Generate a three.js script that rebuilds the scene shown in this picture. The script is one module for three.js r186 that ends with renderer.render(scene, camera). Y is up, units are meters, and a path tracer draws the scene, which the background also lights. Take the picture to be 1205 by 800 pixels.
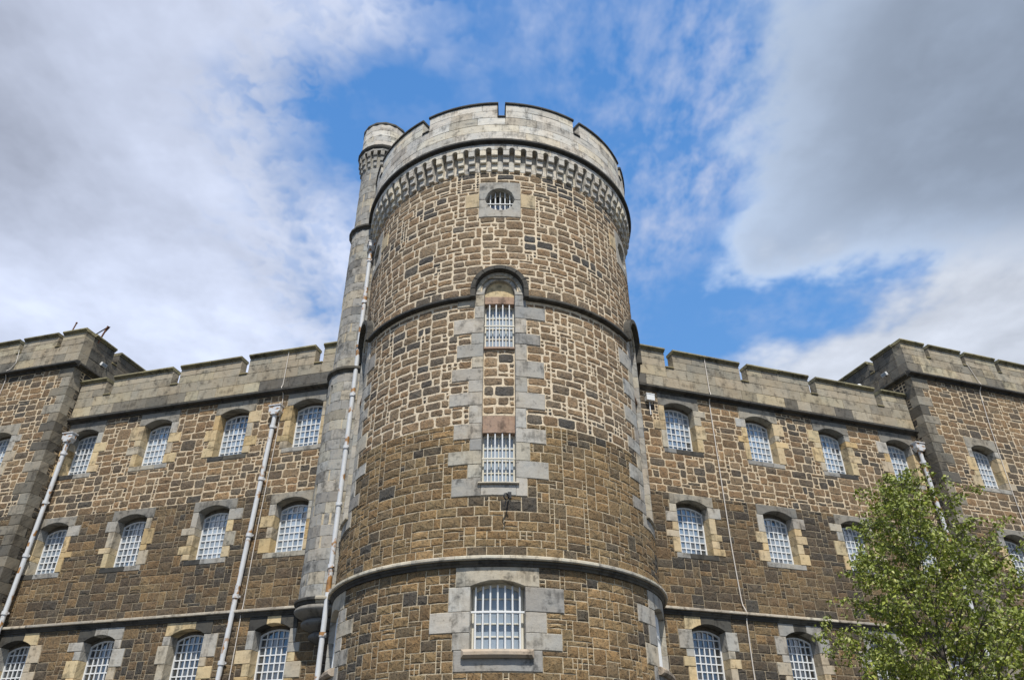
import * as THREE from 'three';
import { mergeGeometries } from 'three/addons/utils/BufferGeometryUtils.js';

// ---------------------------------------------------------------- camera, sky, sun, exposure
const W = 1024, H = 679, RAD = Math.PI / 180;
const scene = new THREE.Scene();
const renderer = new THREE.WebGLRenderer({ antialias: true });
renderer.setSize(W, H);
renderer.toneMapping = THREE.LinearToneMapping;
renderer.toneMappingExposure = 1.0;
renderer.shadowMap.enabled = true;

const camera = new THREE.PerspectiveCamera(48.26, W / H, 0.1, 2000);
camera.position.set(0.436, 1.6, 22.496);
camera.rotation.order = 'YXZ';
camera.rotation.set(32.6 * RAD, 0, -0.27 * RAD);
camera.updateMatrixWorld(true); camera.updateProjectionMatrix();

const sunAz = 5 * RAD, sunEl = 57 * RAD;
const sun = new THREE.DirectionalLight(new THREE.Color(1.0, 0.955, 0.885), 4.6);
sun.position.set(Math.sin(sunAz) * Math.cos(sunEl) * 80, Math.sin(sunEl) * 80 + 8, Math.cos(sunAz) * Math.cos(sunEl) * 80);
sun.target.position.set(0, 8, 0);
sun.castShadow = true; sun.shadow.radius = 2; sun.shadow.mapSize.set(4096, 4096);
Object.assign(sun.shadow.camera, { left: -34, right: 34, top: 26, bottom: -22, near: 10, far: 160 });
scene.add(sun, sun.target);

// ---------------------------------------------------------------- random numbers and noise
function rng(seed) { let a = seed >>> 0; return () => { a = (a + 0x6D2B79F5) >>> 0; let t = a; t = Math.imul(t ^ (t >>> 15), t | 1); t ^= t + Math.imul(t ^ (t >>> 7), t | 61); return ((t ^ (t >>> 14)) >>> 0) / 4294967296; }; }
const clamp = (x, a = 0, b = 1) => x < a ? a : x > b ? b : x;
const smooth = (a, b, x) => { const t = clamp((x - a) / (b - a)); return t * t * (3 - 2 * t); };
const lerp = (a, b, t) => a + (b - a) * t;
const GR = new Float32Array(4096 * 2), PERM = new Uint16Array(8192);
{ const r = rng(77); for (let i = 0; i < 4096; i++) { const t = r() * 6.2831853; GR[2 * i] = Math.cos(t); GR[2 * i + 1] = Math.sin(t); PERM[i] = i; }
  for (let i = 4095; i > 0; i--) { const j = Math.floor(r() * (i + 1)); const t = PERM[i]; PERM[i] = PERM[j]; PERM[j] = t; } for (let i = 0; i < 4096; i++) PERM[4096 + i] = PERM[i]; }
function gn(x, y, per = 0) {              // gradient noise, about -0.7 .. 0.7, tiling every per cells
  let xi = Math.floor(x), yi = Math.floor(y); const fx = x - xi, fy = y - yi;
  let x1 = xi + 1, y1 = yi + 1;
  if (per) { xi = ((xi % per) + per) % per; yi = ((yi % per) + per) % per; x1 = ((x1 % per) + per) % per; y1 = ((y1 % per) + per) % per; }
  xi &= 4095; yi &= 4095; x1 &= 4095; y1 &= 4095;
  const u = fx * fx * fx * (fx * (fx * 6 - 15) + 10), v = fy * fy * fy * (fy * (fy * 6 - 15) + 10);
  const d = (ix, iy, dx, dy) => { const h = PERM[PERM[ix] + iy] * 2; return GR[h] * dx + GR[h + 1] * dy; };
  const a = d(xi, yi, fx, fy), b = d(x1, yi, fx - 1, fy), c = d(xi, y1, fx, fy - 1), e = d(x1, y1, fx - 1, fy - 1);
  return a + (b - a) * u + (c - a) * v + (a - b - c + e) * u * v;
}
function fbm(x, y, oct, per = 0, gain = 0.5) { let s = 0, a = 1, f = 1; for (let i = 0; i < oct; i++) { s += a * gn(x * f + i * 17, y * f + i * 31, per ? per * f : 0); a *= gain; f *= 2; } return s; }

// ---------------------------------------------------------------- the sky: blue air, a pale sheet of cloud, a grey bank, thin ripples
{
  const w = 4096, h = 2048, data = new Float32Array(w * h * 4);
  const edgeA = (z) => z < 0.95 ? lerp(-0.10, -0.27, smooth(0.62, 0.92, z)) : lerp(-0.27, -0.20, smooth(0.95, 1.3, z));
  for (let j = 0; j < h; j++) {
    const el = ((j + 0.5) / h - 0.5) * Math.PI, y = Math.sin(el), c = Math.cos(el);
    for (let i = 0; i < w; i++) {
      const o = (j * w + i) * 4; data[o + 3] = 1;
      if (el < -0.02) { data[o] = 0.2; data[o + 1] = 0.19; data[o + 2] = 0.17; continue; }
      const ph = ((i + 0.5) / w - 0.5) * 2 * Math.PI, x = Math.cos(ph) * c, z = -Math.sin(ph) * c;   // z: ahead of the camera
      const yy = Math.max(y, 0.07), X = x / yy, Z = z / yy;
      const up = clamp(y);
      let R = lerp(0.27, 0.065, Math.pow(up, 0.62)), G = lerp(0.51, 0.225, Math.pow(up, 0.75)), B = lerp(0.86, 0.60, up);
      const n1 = fbm(X * 2.1 + 3.3, Z * 2.1 + 1.7, 6, 0, 0.55), n2 = fbm(X * 6 + 9, Z * 6 + 4, 5, 0, 0.6), n0 = fbm(X * 0.7 + 11.2, Z * 0.7 + 5.1, 3);
      const front = smooth(-0.2, 0.4, Z);
      // generic broken cloud everywhere else
      let cover = smooth(-0.12, 0.3, n0 * 1.1 + n1 * 0.35);
      // pale sheet on one side
      const dA = edgeA(Z) - X + n1 * 0.20 + n2 * 0.15;
      const wisp = fbm(X * 15 + n1 * 1.2, Z * 15 + n2 * 0.8, 5, 0, 0.6);
      const aA = smooth(-0.13, 0.22, dA + 0.10 * wisp) * (1 - 0.45 * smooth(-0.1, 0.5, wisp + n2 * 0.5) * smooth(0.42, 0.02, dA));
      const holeA = smooth(0.17, 0.02, Math.hypot((X + 0.33) * 0.7, Z - 0.84)) * smooth(-0.35, 0.3, wisp + n2 * 0.6 + 0.10);
      // grey bank on the other
      const eB = X - lerp(0.33, 0.46, smooth(0.7, 1.1, Z)) + n1 * 0.10 + n2 * 0.05 + wisp * 0.022;
      const botB = 1.31 + 0.10 * (X - 0.5) - Z + n1 * 0.16 + n2 * 0.08 + wisp * 0.04;
      const dB = Math.min(eB, botB * 0.8);
      const aB = smooth(-0.035, 0.085, dB);
      const eC = (X - 0.78) * 0.8 + (Z - 1.30) * 0.30 + n1 * 0.30 + n2 * 0.10;
      const aC = smooth(-0.06, 0.22, eC) * smooth(1.05, 1.35, Z);
      // thin ripples
      const rip = fbm(X * 26 + n1 * 0.5, Z * 17 - n1 * 0.4, 4, 0, 0.62), soft = fbm(X * 5 + 2.7, Z * 5 + 8.8, 4, 0, 0.5);
      const zoneD = smooth(-0.15, 0.25, X + n1 * 0.3) * smooth(1.5, 0.95, Z + n1 * 0.4) * (0.40 + 0.60 * smooth(0.1, 0.40, X));
      const aD = clamp(zoneD * (0.36 + 0.55 * soft + 0.62 * rip)) * 0.85 + 0.10 * smooth(0.0, 0.5, n2) * front;
      const put = (r, g, b, a) => { R = lerp(R, r, a); G = lerp(G, g, a); B = lerp(B, b, a); };
      put(0.56, 0.63, 0.82, clamp(aD * front));
      const wa = 0.97 + 0.26 * n1 + n2 * 0.10 + wisp * 0.045;
      const far = smooth(0.75, 1.5, Z), gl = lerp(0.74, 0.95, far) - 0.14 * smooth(-0.45, -1.0, X) * (1 - far * 0.5) + 0.10 * smooth(0.85, 0.6, Z) * smooth(-0.6, -0.2, X);
      const la = wa * gl;
      put(la * 0.80, la * 0.88, la * 1.09, clamp(aA - holeA * 0.42) * front * 0.97);
      const core = smooth(0.0, 0.26, dB + n1 * 0.10), lb = lerp(0.62, 0.37, core) * (1 + 0.22 * n1 + 0.10 * n2 + 0.04 * wisp) + 0.10 * smooth(1.0, 1.3, Z + n1 * 0.2);
      put(lb * 0.80, lb * 0.97, lb * 1.26, aB * front);
      const lc = 0.70 + 0.22 * n1 + 0.09 * n2 + 0.03 * wisp;
      put(lc * 0.88, lc * 0.94, lc * 1.06, aC * front * 0.95);
      const gen = cover * (1 - front), lg = 0.76 + 0.22 * n1;
      put(lg * 0.95, lg * 0.97, lg * 1.02, gen * 0.95);
      const hz = smooth(0.22, 0.0, y); put(0.62, 0.68, 0.78, hz * 0.8);
      data[o] = Math.max(R, 0); data[o + 1] = Math.max(G, 0); data[o + 2] = Math.max(B, 0);
    }
  }
  const t = new THREE.DataTexture(data, w, h, THREE.RGBAFormat, THREE.FloatType);
  t.mapping = THREE.EquirectangularReflectionMapping; t.colorSpace = THREE.LinearSRGBColorSpace;
  t.magFilter = t.minFilter = THREE.LinearFilter; t.wrapS = THREE.RepeatWrapping; t.needsUpdate = true;
  scene.background = t; scene.environment = t;
}
console.log('sky done');

// ---------------------------------------------------------------- textures and materials
const enc = (l) => { l = clamp(l); return Math.round(255 * (l <= 0.0031308 ? l * 12.92 : 1.055 * Math.pow(l, 1 / 2.4) - 0.055)); };
function tex(n, fn, srgb) {
  const d = new Uint8Array(n * n * 4);
  for (let j = 0; j < n; j++) for (let i = 0; i < n; i++) {
    const v = fn(i / n, j / n), o = (j * n + i) * 4;
    for (let k = 0; k < 3; k++) { const q = v.length ? v[k] : v; d[o + k] = srgb ? enc(q) : Math.round(255 * clamp(q)); }
    d[o + 3] = 255;
  }
  const t = new THREE.DataTexture(d, n, n, THREE.RGBAFormat); t.colorSpace = srgb ? THREE.SRGBColorSpace : THREE.NoColorSpace;
  t.wrapS = t.wrapT = THREE.RepeatWrapping; t.magFilter = THREE.LinearFilter; t.minFilter = THREE.LinearFilter; t.needsUpdate = true; return t;
}
// whinstone: grainy, pitted, rusty and grey patches.  One tile = 1.2 m
const rubbleColor = tex(512, (u, v) => {
  const a = fbm(u * 6, v * 6, 4, 6), g = fbm(u * 64, v * 64, 2, 64), p = fbm(u * 28 + .3, v * 28, 3, 28), q = fbm(u * 10 + 5.3, v * 10 + 2.1, 3, 10);
  let m = 0.84 + 0.24 * a + 0.22 * g; m *= 1 - 0.45 * smooth(0.20, 0.45, p); m *= 1 - 0.35 * smooth(0.22, 0.5, q); m += 0.16 * smooth(0.35, 0.6, -p);
  const w = 0.09 * fbm(u * 8 + 9, v * 8 + 3, 3, 8); return [m * (1 + w), m, m * (1 - w * 1.4)];
}, true);
const rubbleBump = tex(512, (u, v) => 0.5 + 0.42 * fbm(u * 9, v * 9, 6, 9, 0.62) - 0.2 * smooth(0.2, 0.4, fbm(u * 28 + .3, v * 28, 3, 28)), false);
// dressed sandstone: soft bedding, soot and lichen blotches.  One tile = 4 m
const ashlarColor = tex(1024, (u, v) => {
  const a = fbm(u * 8, v * 8, 5, 8), bed = fbm(u * 10, v * 90, 3, 10 * 9) , g = fbm(u * 160, v * 160, 2, 160), s = fbm(u * 5 + 2.2, v * 7 + 8.1, 6, 0, 0.62), li = fbm(u * 20 + 4, v * 20 + 6, 4, 20);
  const tile = fbm(u * 12 + 3.1, v * 12 + 7.7, 6, 12, 0.66), st = fbm(u * 48, v * 6 + 1, 4, 6);
  let m = 0.95 + 0.12 * a + 0.09 * bed + 0.12 * g; const big = fbm(u * 3 + 1.7, v * 3 + 5.2, 4, 3), blot = smooth(-0.1, 0.7, 0.7 * tile + 0.35 * st + 0.65 * big), spot = smooth(0.30, 0.6, li + 0.4 * tile); m *= 1 - 0.52 * blot; m *= 1 - 0.34 * spot; m += 0.14 * smooth(0.1, 0.6, -li - 0.3 * tile);
  const y = 0.08 * fbm(u * 5 + 1, v * 5 + 4, 4, 5); return [m * (1 + y), m, m * (1 - 1.3 * y)];
}, true);
const ashlarBump = tex(512, (u, v) => 0.5 + 0.35 * fbm(u * 16, v * 16, 6, 16, 0.66), false);
const mortarColor = tex(512, (u, v) => { const a = fbm(u * 5, v * 5, 5, 5), g = fbm(u * 90, v * 90, 2, 90); let m = 0.84 + 0.22 * a + 0.25 * g; m *= 1 - 0.3 * smooth(0.25, 0.5, fbm(u * 14 + 7, v * 14, 3, 14)); return m; }, true);
const mortarBump = tex(512, (u, v) => 0.5 + 0.4 * fbm(u * 20, v * 20, 5, 20, 0.65), false);
const rustColor = tex(512, (u, v) => {
  const n = fbm(u * 6, v * 10, 5, 0, 0.6), f = fbm(u * 30, v * 40, 3), k = smooth(0.16, 0.40, n + 0.15 * f), b = 0.95 + 0.1 * f;
  const o = 0.8 + 0.5 * f; return [lerp(b, 0.62 * o, k), lerp(b, 0.31 * o, k), lerp(b, 0.10 * o, k)];
}, true);
const groundColor = tex(512, (u, v) => { const m = 0.75 + 0.3 * fbm(u * 8, v * 8, 5, 8) + 0.4 * fbm(u * 110, v * 110, 2, 110); return [m, m * .97, m * .92]; }, true);
const std = (o) => new THREE.MeshStandardMaterial(o);
const M = {
  rubble: std({ vertexColors: true, map: rubbleColor, bumpMap: rubbleBump, bumpScale: 0.022, roughness: 0.93 }),
  ashlar: std({ vertexColors: true, map: ashlarColor, bumpMap: ashlarBump, bumpScale: 0.012, roughness: 0.9 }),
  mortar: std({ vertexColors: true, map: mortarColor, bumpMap: mortarBump, bumpScale: 0.012, roughness: 0.97 }),
  white: std({ color: new THREE.Color(0.74, 0.75, 0.74), roughness: 0.45 }),
  cream: std({ color: new THREE.Color(0.70, 0.66, 0.55), roughness: 0.5 }),
  pipe: std({ color: new THREE.Color(0.66, 0.67, 0.67), map: rustColor, roughness: 0.5 }),
  cable: std({ color: new THREE.Color(0.62, 0.57, 0.50), roughness: 0.7 }),
  glass: new THREE.MeshPhysicalMaterial({ vertexColors: true, color: new THREE.Color(0.12, 0.15, 0.18), roughness: 0.06, ior: 2.3 }),
  paleglass: new THREE.MeshPhysicalMaterial({ color: new THREE.Color(0.30, 0.36, 0.42), roughness: 0.18, ior: 1.8 }),
  black: std({ color: new THREE.Color(0.02, 0.02, 0.02), roughness: 0.5 }),
  rusty: std({ color: new THREE.Color(0.16, 0.07, 0.04), roughness: 0.8 }),
  lead: std({ color: new THREE.Color(0.12, 0.125, 0.13), roughness: 0.6 }),
  ground: std({ color: new THREE.Color(0.085, 0.085, 0.078), map: groundColor, roughness: 0.95 }),
  slate: std({ color: new THREE.Color(0.07, 0.075, 0.085), roughness: 0.7 }),
};
const sRGB = (r, g, b) => { const c = new THREE.Color().setRGB(r / 255, g / 255, b / 255, THREE.SRGBColorSpace); return [c.r, c.g, c.b]; };
const tint = (c, k, w = 0) => [c[0] * k * (1 + w), c[1] * k, c[2] * k * (1 - w)];

// ---------------------------------------------------------------- geometry helpers
class GB {                                 // collects flat-shaded triangles
  constructor() { this.p = []; this.n = []; this.t = []; this.c = []; }
  tri(a, b, c, ta, tb, tc, col) {
    const ux = b[0] - a[0], uy = b[1] - a[1], uz = b[2] - a[2], vx = c[0] - a[0], vy = c[1] - a[1], vz = c[2] - a[2];
    let nx = uy * vz - uz * vy, ny = uz * vx - ux * vz, nz = ux * vy - uy * vx; const l = Math.hypot(nx, ny, nz); if (l < 1e-10) return; nx /= l; ny /= l; nz /= l;
    this.p.push(...a, ...b, ...c); this.t.push(...ta, ...tb, ...tc);
    for (let i = 0; i < 3; i++) { this.n.push(nx, ny, nz); this.c.push(col[0], col[1], col[2]); }
  }
  quad(a, b, c, d, ta, tb, tc, td, col) { this.tri(a, b, c, ta, tb, tc, col); this.tri(a, c, d, ta, tc, td, col); }
  geo() {
    const g = new THREE.BufferGeometry();
    g.setAttribute('position', new THREE.Float32BufferAttribute(this.p, 3)); g.setAttribute('normal', new THREE.Float32BufferAttribute(this.n, 3));
    g.setAttribute('uv', new THREE.Float32BufferAttribute(this.t, 2)); g.setAttribute('color', new THREE.Float32BufferAttribute(this.c, 3)); return g;
  }
}
function add(parent, name, geo, mat) { const m = new THREE.Mesh(geo, mat); m.name = name; m.castShadow = m.receiveShadow = true; parent.add(m); return m; }
const counts = {};
function numbered(name) { const k = counts[name] = (counts[name] ?? -1) + 1; return k ? `${name}_${String(k).padStart(3, '0')}` : name; }
function thing(name, label, category, pos = [0, 0, 0], turn = 0, group) {
  const o = new THREE.Group(); o.name = numbered(name); o.position.set(...pos); o.rotation.y = turn; o.userData = { label, category }; if (group) o.userData.group = group; scene.add(o); o.updateMatrixWorld(true); return o;
}
// a block given by two rows of (u, v) points, bottom and top, between depths d0 (back) and d1 (front), with a chamfered front
function loopBlock(gb, map, bot, top, d0, d1, ch, col, ts = 4, off = [0, 0]) {
  const n = bot.length, loop = [...bot, ...top.slice().reverse()], m = loop.length;
  const cu = loop.reduce((s, p) => s + p[0], 0) / m, cv = loop.reduce((s, p) => s + p[1], 0) / m;
  const ins = loop.map((p, i) => {          // inset by the chamfer along the corner's normals
    const a = loop[(i + m - 1) % m], b = loop[(i + 1) % m];
    let n1 = [-(p[1] - a[1]), p[0] - a[0]], n2 = [-(b[1] - p[1]), b[0] - p[0]]; const l1 = Math.hypot(...n1) || 1, l2 = Math.hypot(...n2) || 1;
    n1 = [n1[0] / l1, n1[1] / l1]; n2 = [n2[0] / l2, n2[1] / l2]; const k = 1 + n1[0] * n2[0] + n1[1] * n2[1];
    return k < 0.2 ? [p[0] + ch * n1[0], p[1] + ch * n1[1]] : [p[0] + ch * (n1[0] + n2[0]) / k, p[1] + ch * (n1[1] + n2[1]) / k];
  });
  const T = (p, d) => [(p[0] + d * 0.6 + off[0]) / ts, (p[1] + d * 0.8 + off[1]) / ts];
  const B = loop.map((p) => map(p[0], p[1], d0)), S = loop.map((p) => map(p[0], p[1], d1 - ch)), F = ins.map((p) => map(p[0], p[1], d1));
  for (let i = 0; i < m; i++) {
    const j = (i + 1) % m;
    gb.quad(B[i], B[j], S[j], S[i], T(loop[i], d0), T(loop[j], d0), T(loop[j], d1), T(loop[i], d1), col);
    gb.quad(S[i], S[j], F[j], F[i], T(loop[i], d1), T(loop[j], d1), T(ins[j], d1), T(ins[i], d1), col);
  }
  for (let i = 0; i < n - 1; i++) {
    const a = i, b = i + 1, c = m - 2 - i, d = m - 1 - i;
    gb.quad(F[a], F[b], F[c], F[d], T(ins[a], d1), T(ins[b], d1), T(ins[c], d1), T(ins[d], d1), col);
    gb.quad(B[d], B[c], B[b], B[a], T(loop[d], d0), T(loop[c], d0), T(loop[b], d0), T(loop[a], d0), col);
  }
}
function rectRows(u0, u1, v0, v1, step = 0.35) { const n = Math.max(1, Math.ceil((u1 - u0) / step)), b = [], t = []; for (let i = 0; i <= n; i++) { const u = lerp(u0, u1, i / n); b.push([u, v0]); t.push([u, v1]); } return [b, t]; }
function boxBlock(gb, map, u0, u1, v0, v1, d0, d1, ch, col, ts, off) { const [b, t] = rectRows(u0, u1, v0, v1); loopBlock(gb, map, b, t, d0, d1, ch, col, ts, off); }
// a rough stone in the rectangle, faces broken and a little irregular
function roughStone(gb, map, s, r, st, col) {
  const g = st.gap, j = st.irr, u0 = s.u0 + g * (0.35 + 0.35 * r()), u1 = s.u1 - g * (0.35 + 0.35 * r()), v0 = s.v0 + g * (0.35 + 0.35 * r()), v1 = s.v1 - g * (0.35 + 0.35 * r());
  const w = u1 - u0, h = v1 - v0, c = Math.min(w, h) * st.corner, q = () => (r() - 0.5) * j, um = u0 + w * (0.35 + 0.3 * r());
  const P = [[u0 + c * (0.5 + r()), v0 + q()], [um, v0 + q()], [u1 - c * (0.5 + r()), v0 + q()], [u1 + q(), v0 + c * (0.5 + r())], [u1 + q(), v1 - c * (0.5 + r())],
    [u1 - c * (0.5 + r()), v1 + q()], [um + q(), v1 + q()], [u0 + c * (0.5 + r()), v1 + q()], [u0 + q(), v1 - c * (0.5 + r())], [u0 + q(), v0 + c * (0.5 + r())]];
  const n = P.length, mu = (u0 + u1) / 2 + q(), mv = (v0 + v1) / 2 + q(), o = [r() * 7, r() * 7], ts = 1.2;
  const e = st.edge * (0.6 + 0.8 * r()), k = Math.min(w, h) * 0.16, T = (p) => [(p[0] + o[0]) / ts, (p[1] + o[1]) / ts];
  const inner = P.map((p) => { const du = mu - p[0], dv = mv - p[1], l = Math.hypot(du, dv); return [p[0] + du / l * k, p[1] + dv / l * k]; });
  const B = P.map((p) => map(p[0], p[1], -0.02)), S = P.map((p) => map(p[0], p[1], e * 0.55)), F = inner.map((p) => map(p[0], p[1], e + st.bulge * r()));
  const C = map(mu, mv, e + st.bulge * (0.4 + r()));
  for (let i = 0; i < n; i++) {
    const i2 = (i + 1) % n, ta = T(P[i]), tb = T(P[i2]), fa = T(inner[i]), fb = T(inner[i2]);
    gb.quad(B[i], B[i2], S[i2], S[i], ta, tb, tb, ta, col); gb.quad(S[i], S[i2], F[i2], F[i], ta, tb, fb, fa, col); gb.tri(F[i], F[i2], C, fa, fb, T([mu, mv]), col);
  }
}
// a plain sheet in (u, v) with rectangular holes left out
function sheet(gb, map, u0, u1, v0, v1, holes, step, col, d = 0, ts = 1.3) {
  const cut = (a, b, hs, st) => { const L = new Set([a, b]); for (const x of hs) if (x > a && x < b) L.add(x); const s = [...L].sort((p, q) => p - q), o = [s[0]]; for (let i = 1; i < s.length; i++) { const n = Math.ceil((s[i] - s[i - 1]) / st); for (let k = 1; k <= n; k++) o.push(lerp(s[i - 1], s[i], k / n)); } return o; };
  const U = cut(u0, u1, holes.flatMap((h) => [h.u0, h.u1]), step), V = cut(v0, v1, [10.46, ...holes.flatMap((h) => [h.v0, h.v1])], 3);
  for (let i = 0; i < U.length - 1; i++) for (let j = 0; j < V.length - 1; j++) {
    const mu = (U[i] + U[i + 1]) / 2, mv = (V[j] + V[j + 1]) / 2; if (holes.some((h) => mu > h.u0 && mu < h.u1 && mv > h.v0 && mv < h.v1)) continue;
    const a = [U[i], V[j]], b = [U[i + 1], V[j]], c = [U[i + 1], V[j + 1]], e = [U[i], V[j + 1]], T = (p) => [p[0] / ts, p[1] / ts];
    gb.quad(map(...a, d), map(...b, d), map(...c, d), map(...e, d), T(a), T(b), T(c), T(e), col(mv));
  }
}
// ---------------------------------------------------------------- masonry: rows of half courses, stones packed into them
const CW = 0.04;
const UP = { gap: 0.049, irr: 0.026, corner: 0.15, edge: 0.005, bulge: 0.014 }, LOW = { gap: 0.021, irr: 0.007, corner: 0.05, edge: 0.005, bulge: 0.015 };
let lineSeed = 4242;
const WUP = { ...UP, gap: 0.038 }, WLOW = { ...LOW, gap: 0.015 };
function rowLines(levels, zone, hUp, hLow) { const o = [levels[0]]; for (let i = 1; i < levels.length; i++) { const a = levels[i - 1], b = levels[i], n = Math.max(1, Math.round((b - a) / (b <= zone + 0.01 ? hLow : hUp))); const j = []; for (let k = 0; k < n; k++) { lineSeed = (lineSeed * 16807) % 2147483647; j.push(0.72 + 0.56 * lineSeed / 2147483647); } const sum = j.reduce((x, y) => x + y, 0); let acc = 0; for (let k = 0; k < n; k++) { acc += j[k]; o.push(k === n - 1 ? b : lerp(a, b, acc / sum)); } } return o; }
class Wall {
  constructor(o) { Object.assign(this, o); this.block = []; this.round = []; this.holes = []; this.rows = rowLines(o.levels, o.zone, o.hUp ?? 0.128, o.hLow ?? 0.118); }
  snap(u) { return this.u0 + Math.round((u - this.u0) / CW) * CW; }
  row(v) { return this.rows.reduce((a, b) => Math.abs(b - v) < Math.abs(a - v) ? b : a); }
  blocked(u, v) { return this.block.some((b) => u > b.u0 && u < b.u1 && v > b.v0 && v < b.v1) || this.round.some((b) => Math.hypot(u - b.u, v - b.v) < b.r); }
  pack(r) {
    const { rows, u0, u1 } = this, nr = rows.length - 1, nc = Math.round((u1 - u0) / CW), occ = new Uint8Array(nr * nc), id = new Int32Array(nr * nc), out = []; let sid = 0;
    for (let y = 0; y < nr; y++) for (let x = 0; x < nc; x++) if (this.blocked(u0 + (x + 0.5) * CW, (rows[y] + rows[y + 1]) / 2)) occ[y * nc + x] = 1;
    for (let y = 0; y < nr; y++) for (let x = 0; x < nc; x++) {
      if (occ[y * nc + x]) continue;
      const up = rows[y] >= this.zone - 0.01; let run = 0; while (x + run < nc && run < 18 && !occ[y * nc + x + run]) run++;
      const k = r(); let h = k < 0.76 ? 2 : k < 0.92 ? 1 : 3; if (k > 0.96 && up) h = 2;
      while (h > 1 && (y + h > nr || (rows[y] < this.zone - 0.01 && rows[y + h] > this.zone + 0.01))) h--;
      let w = h === 1 ? 5 + Math.floor(r() * 8) : (up ? 8 : 7) + Math.floor(r() * 9); if (r() < (up ? 0.08 : 0.07)) w = 2 + Math.floor(r() * 3); else if (r() < 0.06) w = 17;
      w = Math.min(w, run); if (run - w > 0 && run - w < 3) w = run < 16 ? run : w - 2;
      const free = (hh) => { let m = 0; for (; m < w; m++) { let ok = true; for (let q = 1; q < hh; q++) if (occ[(y + q) * nc + x + m]) { ok = false; break; } if (!ok) break; } return m; };
      let f = free(h); while (h > 1 && f < 3) { h--; f = free(h); } w = Math.max(1, Math.min(w, f));
      const joint = (k) => y > 0 && x + k < nc && id[(y - 1) * nc + x + k - 1] !== id[(y - 1) * nc + x + k];
      if (w > 4 && w < run) { if (joint(w)) w = !joint(w - 2) ? w - 2 : w - 3; else if (joint(w - 1)) w -= 2; else if (joint(w + 1)) w -= 1; }
      sid++; for (let q = 0; q < h; q++) id.fill(sid, (y + q) * nc + x, (y + q) * nc + x + w);

      for (let q = 0; q < h; q++) occ.fill(1, (y + q) * nc + x, (y + q) * nc + x + w);
      if (w < 2) continue;
      const a = { u0: u0 + x * CW, u1: u0 + (x + w) * CW, up };
      if (h >= 2 && w < 5) { for (let q = 0; q < h; q++) out.push({ ...a, v0: rows[y + q], v1: rows[y + q + 1] }); } else out.push({ ...a, v0: rows[y], v1: rows[y + h] });
    }
    return out;
  }
}
const V3 = new THREE.Vector3();
function screenArea(group, map, s) {        // how large the stone shows in the picture
  const q = [[s.u0, s.v0], [s.u1, s.v0], [s.u1, s.v1], [s.u0, s.v1]].map((p) => { V3.set(...map(p[0], p[1], 0)).applyMatrix4(group.matrixWorld).project(camera); return [V3.x * W / 2, V3.y * H / 2, V3.z]; });
  if (q.some((p) => Math.abs(p[0]) > W / 2 || Math.abs(p[1]) > H / 2 || p[2] > 1)) return 0;
  let A = 0; for (let i = 0; i < 4; i++) { const a = q[i], b = q[(i + 1) % 4]; A += a[0] * b[1] - a[1] * b[0]; } return A / 2;
}
const pick = (r, list, k = null) => { let t = (k ?? r()) * list.reduce((s, e) => s + e[0], 0); for (const e of list) if ((t -= e[0]) < 0) return e[1]; return list[0][1]; };
const PAL = {
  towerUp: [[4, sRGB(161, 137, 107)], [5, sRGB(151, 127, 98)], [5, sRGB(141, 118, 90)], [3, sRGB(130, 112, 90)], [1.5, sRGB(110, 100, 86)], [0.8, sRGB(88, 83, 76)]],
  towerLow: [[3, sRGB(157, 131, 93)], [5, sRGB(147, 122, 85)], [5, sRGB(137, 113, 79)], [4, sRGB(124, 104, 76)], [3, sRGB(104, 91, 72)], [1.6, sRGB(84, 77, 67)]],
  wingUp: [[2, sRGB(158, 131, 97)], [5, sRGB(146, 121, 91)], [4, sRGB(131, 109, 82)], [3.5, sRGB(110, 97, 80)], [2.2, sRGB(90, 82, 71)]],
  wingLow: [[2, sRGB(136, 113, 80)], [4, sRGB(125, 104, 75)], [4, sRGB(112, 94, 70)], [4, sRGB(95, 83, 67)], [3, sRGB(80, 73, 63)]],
  grey: [[4, sRGB(180, 175, 164)], [3, sRGB(172, 167, 156)], [2, sRGB(186, 177, 158)], [1, sRGB(158, 154, 146)]],
  parapet: [[4, sRGB(214, 208, 195)], [3, sRGB(208, 201, 188)], [2, sRGB(216, 207, 187)], [0.6, sRGB(186, 178, 162)]],
  wingparapet: [[4, sRGB(168, 157, 136)], [3, sRGB(160, 150, 130)], [2, sRGB(174, 162, 136)], [1, sRGB(142, 134, 118)]],
  buff: [[4, sRGB(206, 184, 142)], [3, sRGB(198, 178, 142)], [2, sRGB(194, 168, 122)], [2, sRGB(182, 170, 148)]],
  turret: [[4, sRGB(172, 168, 158)], [3, sRGB(164, 160, 151)], [2, sRGB(178, 170, 152)], [1, sRGB(148, 145, 138)]],
  dark: [[3, sRGB(78, 75, 68)], [2, sRGB(70, 68, 63)], [1, sRGB(92, 88, 78)]],
};
const SIDE_DARK = [[3, sRGB(86, 80, 70)], [3, sRGB(74, 70, 64)], [2, sRGB(104, 92, 74)]];  // darker stone palette for the side faces of the end blocks
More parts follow.
